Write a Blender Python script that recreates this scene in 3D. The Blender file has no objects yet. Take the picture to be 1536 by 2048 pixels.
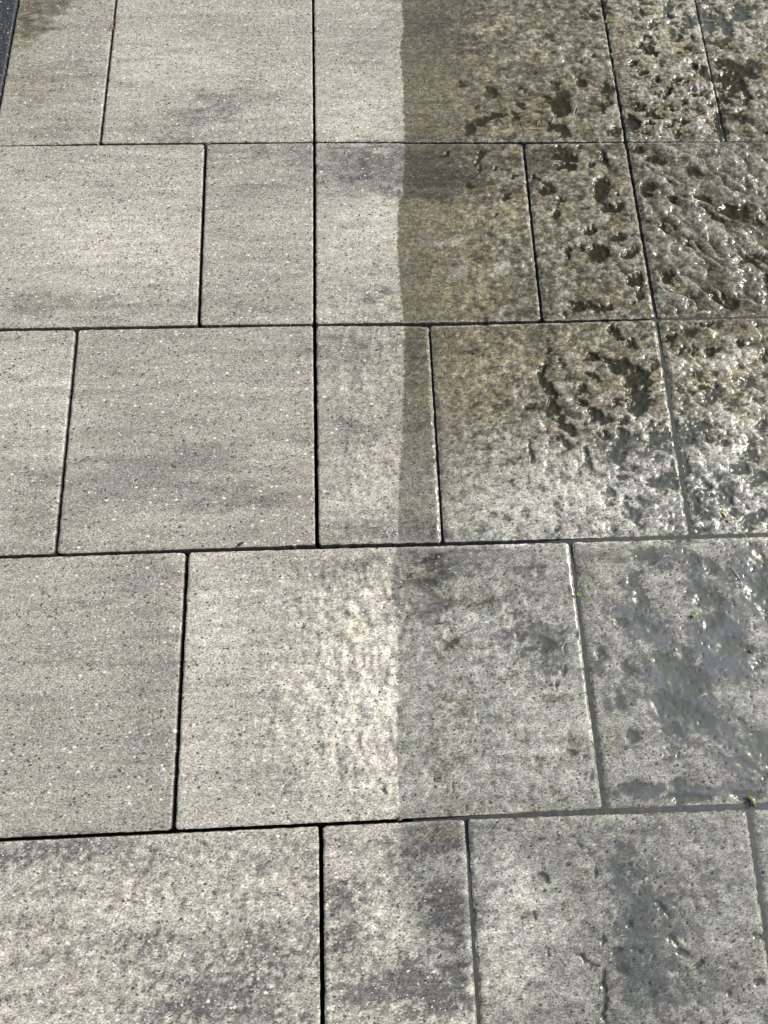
import bpy, math, random
import numpy as np
random.seed(7)
# ------------------------------------------------------------------ camera, sky, sun
sc = bpy.context.scene
sc.render.engine = 'CYCLES'
CP = (0.053448, -1.149634, 1.147028)
CR = (0.339818, -0.0323982, -0.0388252)
cam_d = bpy.data.cameras.new('camera'); cam = bpy.data.objects.new('camera', cam_d)
sc.collection.objects.link(cam); sc.camera = cam
cam.location = CP; cam.rotation_euler = CR
cam_d.sensor_fit = 'VERTICAL'; cam_d.sensor_height = 36.0; cam_d.lens = 1540/2048*36
cam_d.clip_start = 0.01; cam_d.clip_end = 500
sc.render.resolution_x = 768; sc.render.resolution_y = 1024
sc.view_settings.view_transform = 'Standard'; sc.view_settings.look = 'None'
sc.view_settings.exposure = -0.08; sc.view_settings.gamma = 1.0

SUN_AZ = math.radians(74)      # measured from +Y (away from the camera) towards +X
SUN_EL = math.radians(38)
sun_d = bpy.data.lights.new('sun', 'SUN'); sun = bpy.data.objects.new('sun', sun_d)
sc.collection.objects.link(sun)
sun_d.energy = 4.8; sun_d.angle = math.radians(2.0); sun_d.color = (1.0, 0.96, 0.90)
sun.rotation_euler = (math.pi/2-SUN_EL, 0, -SUN_AZ+math.pi)
sun.location = (0, 0, 5)

W = bpy.data.worlds.new('World'); sc.world = W; W.use_nodes = True
nt = W.node_tree; nt.nodes.clear()
def N(t, typ, **k):
    n = t.nodes.new(typ)
    for a, b in k.items(): setattr(n, a, b)
    return n
out = N(nt, 'ShaderNodeOutputWorld'); bg = N(nt, 'ShaderNodeBackground')
sky = N(nt, 'ShaderNodeTexSky', sky_type='NISHITA'); sky.sun_disc = False
sky.sun_elevation = SUN_EL; sky.sun_rotation = SUN_AZ
tc = N(nt, 'ShaderNodeTexCoord')
# bright cloud: broken sheet overhead
nz = N(nt, 'ShaderNodeTexNoise'); nz.inputs['Scale'].default_value = 1.6; nz.inputs['Detail'].default_value = 5
nt.links.new(tc.outputs['Generated'], nz.inputs['Vector'])
mr = N(nt, 'ShaderNodeMapRange'); mr.inputs['From Min'].default_value = 0.36; mr.inputs['From Max'].default_value = 0.6
nt.links.new(nz.outputs['Fac'], mr.inputs['Value'])
mx = N(nt, 'ShaderNodeMix', data_type='RGBA')
nt.links.new(mr.outputs['Result'], mx.inputs['Factor'])
nt.links.new(sky.outputs['Color'], mx.inputs['A'])
# the cloud sheet is brightest round the sun, high up to the right
dp = N(nt, 'ShaderNodeVectorMath', operation='DOT_PRODUCT'); nt.links.new(tc.outputs['Generated'], dp.inputs[0]); dp.inputs[1].default_value = (0.69, 0.12, 0.71)
cr = N(nt, 'ShaderNodeMapRange'); cr.interpolation_type = 'SMOOTHSTEP'
for a_, b_ in (('From Min', 0.80), ('From Max', 0.99), ('To Min', 4.6), ('To Max', 42.0)): cr.inputs[a_].default_value = b_
nt.links.new(dp.outputs['Value'], cr.inputs['Value'])
cc_ = N(nt, 'ShaderNodeCombineColor'); nt.links.new(cr.outputs['Result'], cc_.inputs[0]); nt.links.new(cr.outputs['Result'], cc_.inputs[1]); nt.links.new(cr.outputs['Result'], cc_.inputs[2])
tint = N(nt, 'ShaderNodeMix', data_type='RGBA', blend_type='MULTIPLY'); tint.inputs['Factor'].default_value = 1; tint.inputs['B'].default_value = (.94, 1.0, 1.07, 1)
nt.links.new(cc_.outputs[0], tint.inputs['A']); nt.links.new(tint.outputs['Result'], mx.inputs['B'])
nt.links.new(mx.outputs['Result'], bg.inputs['Color']); bg.inputs['Strength'].default_value = 0.1
nt.links.new(bg.outputs[0], out.inputs['Surface'])

# ------------------------------------------------------------------ ground survey (photo pixel <-> metres on the slabs)
def rotm(a, b, c):
    ca, sa, cb, sb, cc, s = math.cos(a), math.sin(a), math.cos(b), math.sin(b), math.cos(c), math.sin(c)
    return (np.array([[cc, -s, 0], [s, cc, 0], [0, 0, 1]]) @ np.array([[cb, 0, sb], [0, 1, 0], [-sb, 0, cb]])
            @ np.array([[1, 0, 0], [0, ca, -sa], [0, sa, ca]]))
RM = rotm(*CR)
def g(u, v):
    d = RM @ np.array([(u-768)/1540, -(v-1024)/1540, -1.0]); t = -CP[2]/d[2]
    return np.array([CP[0]+t*d[0], CP[1]+t*d[1]])
def survey(x, y):
    d0, d1, d2 = x-CP[0], y-CP[1], -CP[2]
    a = d0*RM[0, 0]+d1*RM[1, 0]+d2*RM[2, 0]; b = d0*RM[0, 1]+d1*RM[1, 1]+d2*RM[2, 1]; c = d0*RM[0, 2]+d1*RM[1, 2]+d2*RM[2, 2]
    return 768+1540*a/-c, 1024-1540*b/-c

# ------------------------------------------------------------------ noise in numpy
def _h(i, j, s):
    n = (i.astype(np.int64)*374761393+j.astype(np.int64)*668265263+s*2147483647*3+s*974711) & 0xffffffff
    n = ((n ^ (n >> 13))*1274126177) & 0xffffffff
    return ((n ^ (n >> 16)) & 0xffff)/65535.0
def pn(x, y, s=0):
    i = np.floor(x); j = np.floor(y); fx = x-i; fy = y-j; i = i.astype(int); j = j.astype(int)
    def gr(a, b, dx, dy):
        t = _h(a, b, s)*2*math.pi
        return np.cos(t)*dx+np.sin(t)*dy
    u = fx*fx*fx*(fx*(fx*6-15)+10); v = fy*fy*fy*(fy*(fy*6-15)+10)
    a = gr(i, j, fx, fy)*(1-u)+gr(i+1, j, fx-1, fy)*u
    b = gr(i, j+1, fx, fy-1)*(1-u)+gr(i+1, j+1, fx-1, fy-1)*u
    return (a*(1-v)+b*v)*1.5
def fb(x, y, s=0, o=4, r=0.5):
    t = 0; a = 1.0; n = 0
    for k in range(o):
        t = t+a*pn(x*2**k, y*2**k, s+k*17); n += a; a *= r
    return t/n*1.4
def ss(a, b, x):
    t = np.clip((x-a)/(b-a), 0, 1); return t*t*(3-2*t)

# ------------------------------------------------------------------ relief of the wet half (surveyed pits, pools, ridges)
# cx, cy, rx, ry, angle, depth mm
PITS = """986 186 14 8 40 3|978 235 7 32 78 3|958 215 8 8 0 1.6|940 256 14 12 0 2.4|1029 229 10 12 0 3|1049 180 8 6 0 3|1043 212 9 5 30 3|1121 212 22 24 0 3.6|1092 198 10 5 20 3
1121 258 20 15 30 3|1115 163 14 12 0 2|1161 166 9 12 0 3|1215 180 15 16 30 3|1230 262 15 9 0 3.5|1204 218 8 14 -20 2.6|1215 207 8 8 0 2.6|1175 30 22 9 30 2.2|1203 12 13 12 0 2|1187 118 10 10 0 1.6|925 170 12 6 30 1.6|960 244 6 10 0 2
1288 27 8 8 -30 3|1337 16 9 8 0 3|1337 30 6 6 0 3|1307 51 10 5 10 3|1341 47 7 5 0 3|1380 39 9 12 -45 3|1374 52 12 4 0 3|1358 75 12 7 0 4|1379 76 9 6 0 4|1290 74 8 6 -20 4|1302 74 5 5 0 3|1316 81 4 3 0 3|1284 88 8 8 0 4
1298 98 7 12 30 4|1309 107 12 5 20 4|1268 127 14 6 -15 4|1284 143 9 6 0 3|1311 156 8 6 20 4|1352 160 11 7 -15 4|1370 168 8 5 -40 4|1389 135 8 8 0 4|1407 141 10 7 -30 4|1315 187 8 7 30 4|1335 184 7 14 30 5|1366 203 9 6 -15 5
1278 213 12 8 0 4|1344 219 8 4 -10 4|1307 230 14 8 15 4|1264 242 17 14 10 4|1298 248 9 4 20 4|1325 260 32 8 -35 4|1370 248 10 6 -30 4|1352 267 7 8 0 3|1400 248 10 6 15 3|1292 265 5 5 0 3|1395 187 20 6 8 6|1424 208 15 9 50 6|1436 236 8 22 0 6|1440 262 14 12 0 5
1422 35 32 30 0 3|1480 30 22 14 20 3|1453 55 12 18 0 3|1456 160 36 30 0 4|1466 130 35 13 10 4|1446 190 24 20 0 4|1470 234 22 7 15 4|1493 196 6 14 0 4|1446 234 10 20 0 4|1530 264 8 10 0 4|1500 150 18 9 20 3
1131 314 23 11 10 4|1131 333 19 8 5 4|1209 316 7 17 -30 4|1119 294 14 4 0 3|1157 293 8 5 0 3|1070 356 9 6 10 4|1186 332 10 6 0 3|1095 378 12 16 -30 2|1117 407 11 10 30 2.4|1110 428 13 8 -20 2.8|1204 367 15 14 0 3.4|1200 388 12 18 30 4|1222 415 25 9 -5 4.5|1236 387 6 6 0 3
1178 461 12 9 10 4|1168 492 10 7 -10 3|1133 506 9 13 -10 4|1197 506 21 18 15 4.5|1234 477 14 8 20 3|1262 506 13 10 -30 3.5|1252 515 12 4 0 3.4|1268 558 16 12 0 4|1283 591 12 12 30 3|1155 611 18 8 20 4|1184 614 14 8 10 3.4|1209 616 16 8 -20 4|1130 629 8 8 0 3|1265 604 7 4 0 3
891 308 10 6 -40 3|956 315 7 15 25 3.4|962 340 6 4 0 3|1028 353 11 4 0 3|994 332 6 4 0 3|1014 393 7 8 0 3|941 371 12 8 0 1.8|986 429 5 3 0 3|1000 300 9 5 0 1.8
1274 302 13 9 10 3.6|1311 323 26 6 0 3|1293 381 16 15 0 4|1334 360 8 6 40 3.4|1347 395 9 6 45 4|1289 420 6 5 0 3.4|1323 453 10 8 0 3|1343 563 24 14 35 4|1451 600 26 12 10 4|1377 604 12 7 40 3|1470 423 32 14 5 3.4|1436 435 24 7 20 3.4|1406 308 42 8 15 3|1380 490 22 8 0 2.6|1511 518 32 16 5 4|1520 368 22 10 20 4|1531 559 14 10 0 4|1526 442 12 10 0 3.4|1354 453 10 5 0 2.6|1380 335 20 9 20 2.6|1400 395 22 9 35 2.2|1430 470 14 7 30 2.2
1227 660 14 6 20 4|1234 670 14 8 35 4|1261 687 13 9 10 4|1186 713 8 9 0 4.5|1182 752 15 5 40 4|1219 721 17 5 18 4|1249 738 30 16 20 4|1273 758 32 24 30 4.6|1273 799 22 36 0 4.6|1243 812 16 4 15 3.6|1266 829 16 6 30 4|1297 846 14 5 40 4|1121 724 14 8 40 1.8|1100 704 8 6 0 2.4
1086 748 7 22 0 4|1097 775 8 16 -22 4|1110 806 11 24 -10 4|1117 833 12 12 0 3.4|1141 860 18 9 35 4|1124 853 12 9 0 3|1060 812 14 10 -20 2|1165 779 14 9 0 2.6|1168 806 10 7 40 4|1192 829 18 10 35 4|1212 840 17 12 25 3.6|1209 870 12 6 0 4|1243 867 9 14 -20 4|1128 885 20 10 30 2.2|1062 905 6 26 -12 1.7|1075 930 5 14 -15 1.7
1239 907 17 32 0 3.4|1173 904 6 17 0 3.4|1181 922 7 14 0 2.6|1327 972 36 13 15 3|1266 1028 13 32 -22 3.2|1249 843 18 7 0 3|1243 799 16 5 0 3|1246 956 15 3 5 4|1334 988 14 5 15 3.4|1327 887 38 22 10 2.2|1219 988 16 10 0 2.6|1225 1003 14 3 -8 3.4|1352 870 18 8 0 3
1405 649 14 4 0 4|1341 673 15 4 -25 4|1388 700 7 15 20 3.6|1422 703 15 7 -20 4|1476 690 8 8 0 4|1483 730 13 8 0 3.4|1531 717 8 14 0 4|1500 764 23 8 0 3.4|1395 778 25 6 -12 4|1429 774 17 8 30 3.6|1422 797 15 14 40 3|1395 855 36 11 -5 4|1415 877 10 10 0 4|1375 872 24 6 0 4|1453 889 9 9 0 4|1473 933 19 17 -30 3.6|1517 957 20 9 -10 3.6|1415 974 11 9 0 3.4|1449 994 19 17 0 3.6|1354 825 15 8 0 3
1371 926 13 28 -10 4|1392 1004 14 18 0 4|1524 849 10 14 -30 3|1395 1063 12 8 0 4|1412 1033 12 6 -20 3|1505 1040 34 9 -30 3|1460 1008 14 3 0 3.4|1360 705 8 10 0 2.6|1455 820 12 4 0 4|1520 800 16 5 0 3.4|1505 905 12 6 0 3|1440 745 14 7 20 2.2|1500 1060 12 8 0 3
1290 1108 24 15 0 3|1301 1124 14 6 0 2.6|1266 1162 13 13 30 3|1280 1189 10 20 -15 3|1422 1132 21 15 0 3|1382 1124 14 12 0 2.4|1392 1175 26 14 20 3|1422 1202 27 20 20 3.4|1422 1240 17 16 20 3|1457 1290 26 18 25 3.4|1484 1300 22 11 0 3|1521 1124 15 24 0 3|1516 1177 20 26 -20 3.4|1532 1210 14 24 0 3|1524 1317 13 20 0 3
1290 1252 33 9 25 2.4|1336 1231 12 10 0 2.8|1247 1244 12 8 0 2.6|1204 1306 14 8 30 2.8|1255 1336 18 11 30 2.6|1368 1362 44 30 20 4|1322 1317 22 12 0 3|1350 1411 32 18 10 4|1328 1400 22 24 10 3.4|1395 1443 36 15 10 3|1345 1460 20 11 0 2.8|1371 1312 15 20 0 3|1242 1403 18 16 0 2.2|1274 1470 12 14 0 3|1263 1570 24 11 0 2.8|1355 1569 14 14 0 3|1375 1596 44 7 0 2.8|1521 1500 26 42 -20 3.2|1500 1535 26 12 30 2.6|1490 1592 30 8 5 3|1350 1500 20 9 20 1.9
1039 1273 14 9 0 2|1095 1290 15 13 0 2.2|1060 1300 10 5 20 2|903 1288 18 4 -30 2.4|1128 1298 3 11 20 4|1107 1368 6 3 0 3.4|1132 1345 3 12 8 2.6|926 1560 4 14 20 1.4|910 1575 3 16 0 1.6|1148 1505 9 5 -20 3|1170 1513 5 3 0 3|1183 1553 3 14 8 1.6|880 1240 14 3 -20 1.8|950 1212 30 3 -12 1.6|852 1340 3 5 0 2|1158 1267 3 6 0 3.4
1090 1758 7 14 -35 3|1175 1703 3 16 -18 3|1190 1743 4 12 -20 3.4|1163 1690 3 7 -20 2.6|1136 1730 6 4 0 2|1077 1832 12 7 30 3|1133 1845 5 10 -20 2|1170 1918 14 4 30 4|1190 1930 8 4 30 4|1207 1965 5 24 -6 4|1212 2020 5 26 0 4|1263 1850 5 7 -40 4|1232 1902 9 5 10 4|1211 1882 4 8 0 3|1326 1820 20 3 40 3.4|1345 1880 14 4 40 4|1366 1903 12 6 20 4|1398 1925 24 3 -38 4|1517 1873 18 5 25 4|1518 1963 8 6 -20 4|1462 1988 4 7 0 3.4|1250 1940 10 30 -10 1.2|1270 1900 10 6 0 2|1096 1905 3 14 -10 2.4|1300 1990 9 5 0 2.4"""
PITS = np.array([[float(a) for a in q.split()] for ln in PITS.split('\n') for q in ln.split('|')])
RIDGES = [(3.0, 5, [(1285, 318), (1300, 340)]), (3, 5, [(1310, 330), (1322, 345), (1340, 372)]), (3, 6, [(1334, 297), (1350, 318), (1362, 330), (1366, 350), (1390, 370), (1388, 390)]),
 (3, 6, [(1382, 400), (1388, 425)]), (4, 6, [(1400, 415), (1418, 440), (1440, 470), (1465, 485), (1482, 502)]), (3, 5, [(1410, 365), (1440, 378), (1468, 392)]), (4.5, 10, [(1395, 292), (1430, 296), (1455, 312), (1485, 345)]),
 (4, 8, [(1475, 355), (1500, 365), (1518, 385)]), (4.5, 9, [(1500, 305), (1518, 325), (1536, 350)]), (2.5, 5, [(1314, 380), (1330, 395), (1345, 415), (1355, 430), (1372, 435)]), (2.5, 4, [(1285, 398), (1297, 413)]),
 (2.5, 4, [(1308, 425), (1315, 440)]), (2.5, 4, [(1310, 455), (1320, 465)]), (3, 5, [(1395, 440), (1412, 475)]), (3, 5, [(1480, 395), (1500, 405), (1512, 410)]), (3, 5, [(1355, 490), (1385, 510), (1403, 522)]),
 (3, 5, [(1335, 525), (1352, 540), (1370, 562)]), (3, 5, [(1325, 570), (1345, 585), (1370, 612)]), (3, 5, [(1450, 515), (1470, 530)]), (4, 6, [(1475, 465), (1490, 480), (1510, 495), (1536, 512)]),
 (4, 8, [(1480, 530), (1505, 545), (1520, 565), (1522, 590)]), (3, 5, [(1460, 540), (1480, 552), (1482, 572)]), (3, 6, [(1415, 595), (1440, 615)]), (2.5, 4, [(1290, 485), (1310, 500)]), (3, 6, [(1500, 455), (1536, 470)]),
 (2.6, 7, [(845, 484), (890, 487), (925, 478)]), (2.6, 6, [(895, 556), (915, 546), (925, 538)]), (2.9, 8, [(985, 545), (1010, 535)]), (2.2, 5, [(985, 645), (1010, 620), (1030, 610)]), (2.2, 6, [(870, 545), (885, 532)]), (2.2, 5, [(802, 525), (818, 515)]),
 (2.9, 5, [(1045, 540), (1055, 515)]), (2.4, 5, [(1155, 185), (1150, 165), (1130, 130), (1115, 95)]), (2, 6, [(1225, 245), (1228, 215)]), (3, 7, [(1390, 260), (1405, 235), (1412, 210)]), (2.6, 5, [(1308, 270), (1328, 243)]), (3, 6, [(1345, 135), (1372, 115)]),
 (4, 10, [(1395, 172), (1425, 168)]), (3, 5, [(1431, 185), (1434, 210)]), (2, 6, [(1085, 900), (1092, 870), (1080, 845)]), (2, 5, [(1195, 855), (1160, 830), (1140, 800)]), (2.4, 6, [(1290, 855), (1262, 838), (1245, 825)]),
 (2, 8, [(1080, 930), (1100, 915)]), (2, 6, [(1430, 830), (1470, 850), (1510, 845)]), (2.4, 8, [(1440, 760), (1460, 720), (1500, 700)]), (2.2, 9, [(1350, 720), (1375, 730), (1440, 720)]), (2, 8, [(1480, 880), (1440, 930), (1490, 980)]),
 (2.0, 7, [(700, 1215), (640, 1235), (580, 1260)]), (2.0, 7, [(770, 1215), (700, 1240)]), (1.9, 6, [(640, 1340), (560, 1400), (550, 1480)]), (1.7, 6, [(700, 1450), (640, 1500)]), (1.8, 5, [(610, 1370), (590, 1400), (585, 1440)]),
 (2.0, 6, [(960, 1200), (870, 1220), (810, 1240)]), (2.0, 6, [(1000, 1215), (920, 1245), (870, 1290)]), (1.0, 8, [(1180, 1690), (1230, 1780), (1240, 1850)]), (1.0, 9, [(1290, 1880), (1340, 1960), (1350, 2040)]), (1.0, 9, [(1060, 1800), (1120, 1880), (1160, 2000)]),
 (0.8, 6, [(640, 705), (700, 700), (760, 692), (800, 700)]), (0.8, 6, [(655, 800), (700, 790)]), (0.9, 6, [(800, 800), (820, 790), (855, 790)]), (0.8, 6, [(700, 590), (740, 570)]), (0.9, 7, [(40, 1800), (60, 1880), (30, 1960)]), (0.9, 7, [(125, 1820), (150, 1890), (140, 1980)]), (0.8, 7, [(240, 1970), (255, 2030)])]
# wet / dry line
WL = np.array([(806, -200), (803, 0), (808, 60), (799, 95), (806, 160), (809, 280), (806, 388), (797, 402), (795, 500), (799, 560), (806, 625), (809, 655), (808, 740), (804, 900), (799, 930), (797, 1050), (795, 1088), (787, 1130), (785, 1180), (789, 1240), (797, 1300), (798, 1400), (793, 1440), (795, 1500), (798, 1640), (801, 1700), (797, 1765), (812, 1800), (850, 1900), (940, 2000), (950, 2400)], float)
def wetf(px, py):
    xl = np.interp(py, WL[:, 1], WL[:, 0])+2.0*pn(py/9, py*0+.3, 5)+1.2*pn(px/3, py/3, 9)
    soft = np.where(py > 1765, 30.0, 1.6)
    return ss(-soft, soft, px-xl)
# rows and columns of joints, metres
ROWY = [0.4015, 0.0002, -0.4002, -0.8002, -1.2008, -1.603]
def rough(px, py):
    """how strongly the split-face relief stands out, 0 smooth .. 1 deep"""
    r = 0.10+0.15*ss(560, 800, px)*ss(640, 1000, py)
    r = np.maximum(r, 0.42*ss(800, 960, px))
    r = np.maximum(r, ss(980, 1120, px)*ss(1090, 1070, py)*0.95)
    r = np.maximum(r, 1.5*ss(1240, 1262, px)*ss(289, 280, py))
    r = np.maximum(r, 1.25*ss(1262, 1300, px)*ss(280, 286, py)*ss(1078, 1060, py))
    r = np.maximum(r, 0.34*ss(1140, 1150, px)*(1-.55*ss(1085, 1095, py)*ss(1640, 1600, py))); r = np.maximum(r, 2.3*ss(460, 680, px)*ss(1085, 1130, py)*ss(1640, 1560, py)*(1-.55*ss(790, 820, px))*(1-.5*ss(850, 1000, px)))
    r = np.maximum(r, 0.9*ss(1690, 1790, py)*(1-.6*ss(640, 660, px)))
    r = r*(1-0.5*ss(700, 500, px)*ss(1000, 980, py)); r = np.maximum(r, 1.3*ss(632, 690, px)*ss(540, 640, py)*ss(1095, 1080, py)*(1-.6*ss(790, 820, px)))
    return r
def filmf(px, py):
    """1 where a film of running water smooths the stone"""
    a = ss(1262, 1290, px-.15*(py-290))*ss(282, 288, py)*ss(640, 620, py)
    a = np.maximum(a, .6*ss(1145, 1160, px)*ss(1085, 1090, py))
    return np.maximum(a, .45*ss(1320, 1340, px-.17*(py-640))*ss(640, 655, py)*ss(1078, 1070, py))
def relief(x, y):
    """height of slab faces in mm (without chamfers); also pool mask"""
    px, py = survey(x, y)
    r = rough(px, py)
    X, Y = x*1000, y*1000
    n1 = fb(X/46, Y/34, 3, 2); n2 = fb(X/17, Y/14, 11, 3, .6); n3 = fb(X/6.5, Y/6.5, 23, 2)
    # diagonal grain on the wet side
    a = X*0.66-Y*0.75; b = X*0.75+Y*0.66
    n4 = .5*(1-2.4*np.abs(pn(b/46+0.5*n1, a/130, 41)))+.8*(1-2.4*np.abs(pn(b/21+0.5*n1, a/52, 43))); n5 = 1-2*np.abs(pn(b/9, a/22, 47))
    w = ss(800, 1150, px)
    fl = filmf(px, py)
    # scalloped terraces: each rises gently towards the far right and breaks off sharply
    su = b/36+1.1*fb(a/95, b/60, 53, 3, .5)+.35*n1; sf = su-np.floor(su)
    ter = sf**1.2*(1-ss(.80, .97, sf)); ter = ter*(.45+.9*np.clip(.5+1.2*fb(a/45, b/45, 57, 2), 0, 1))
    h = r*(1.6*n1*(1-.4*fl)+1.6*n2*(1-.72*fl)+.7*n3*(1-.8*fl)+w*((0.5+.35*fl)*n4+0.35*n5*(1-.6*fl)-0.25)+(3.4*fl*ss(1084, 1078, py)+.5*w*ss(1100, 1080, py))*(ter-.3))
    rel = np.clip(.5*n1+1.2*n2*(1-.5*fl)+.6*n3+w*(.35*n4+.2*n5)-.1*w+(1.6*fl+.4*w)*(ter-.42), -1, 1)
    low = -0.66+0.2*n3-6*ss(860, 790, px)
    h = np.where(h < low, low+(h-low)*(0.12+0.35*ss(1240, 1300, px)), h)
    # surveyed pits
    lx = px+8*pn(X/26, Y/26, 61); ly = py+6*pn(X/26, Y/26, 77); wx = lx+6.5*fb(X/10, Y/10, 63, 3, .55); wy = ly+5*fb(X/10, Y/10, 79, 3, .55)
    dep = np.zeros_like(h); pool = np.zeros_like(h)
    for cx, cy, rx, ry, an, d in PITS:
        m = (np.abs(px-cx) < (rx+ry)*1.7+14) & (np.abs(py-cy) < (rx+ry)*1.7+14)
        if not m.any(): continue
        c, s = math.cos(math.radians(an)), math.sin(math.radians(an))
        dx, dy = wx[m]-cx, wy[m]-cy
        q = np.sqrt(((dx*c+dy*s)/rx)**2+((-dx*s+dy*c)/ry)**2)
        e = 0.16+1.2/min(rx, ry)+(.45 if cy > 1085 and min(rx, ry) > 8 and cx > 1145 else 0)
        if cy > 1085 and cx > 1145 and min(rx, ry) > 8: d = d*.72
        k = d*ss(1.12+e, max(.1, .80-e), q)
        dep[m] = np.maximum(dep[m], k); pool[m] = np.maximum(pool[m], ss(1.35, 0.9, q)*min(1.0, d/3.2))
    for hh, wd, pl in RIDGES:
        P = np.array(pl, float); lo = P.min(0)-5*wd; hi = P.max(0)+5*wd
        m = (px > lo[0]) & (px < hi[0]) & (py > lo[1]) & (py < hi[1])
        if not m.any(): continue
        D = np.full(m.sum(), 1e9)
        for q0, q1 in zip(P[:-1], P[1:]):
            v = q1-q0; L = (v*v).sum(); ax = .3*wx[m]+.7*lx[m]-q0[0]; ay = .3*wy[m]+.7*ly[m]-q0[1]
            t = np.clip((ax*v[0]+ay*v[1])/L, 0, 1)
            dn = np.hypot(ax-t*v[0], ay-t*v[1]); far = v[0]*ay-v[1]*ax < 0
            if hh > 2.2 and P[0][0] > 1240: dn = np.where(far, dn*1.5, dn*.50)     # terrace edge: steep on the far right side
            D = np.minimum(D, dn)
        wd = wd*1.3
        h[m] += hh*0.95*np.exp(-(D/wd)**2)*(0.85+0.6*n2[m]+.3*n3[m]); dep[m] *= 1-0.5*np.exp(-(D/wd)**2); rel[m] = np.clip(rel[m]+.7*np.exp(-(D/wd)**2), -1, 1)
    h = h-dep*(1-0.10*n2)
    # pin holes, dense on the slab on the right edge
    cell = 9.0
    dens = 0.10+0.5*ss(1300, 1360, px)*ss(1082, 1090, py)*ss(1190, 1120, py)+0.25*ss(1150, 1180, px)*ss(700, 800, py)
    i = np.floor(X/cell); j = np.floor(Y/cell); hole = np.zeros_like(h)
    for di in (-1, 0, 1):
        for dj in (-1, 0, 1):
            ii, jj = i+di, j+dj
            cxx = (ii+_h(ii, jj, 5))*cell; cyy = (jj+_h(ii, jj, 6))*cell
            rr = 0.9+1.1*_h(ii, jj, 8)**2
            on = _h(ii, jj, 7) < dens
            q = np.hypot(X-cxx, Y-cyy)/rr
            hole = np.maximum(hole, on*ss(1.3, 0.5, q))
    h = h-1.6*hole*(0.4+0.6*ss(780, 900, px))
    return h, np.clip(pool, 0, 1), hole, px, py, rel

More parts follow.
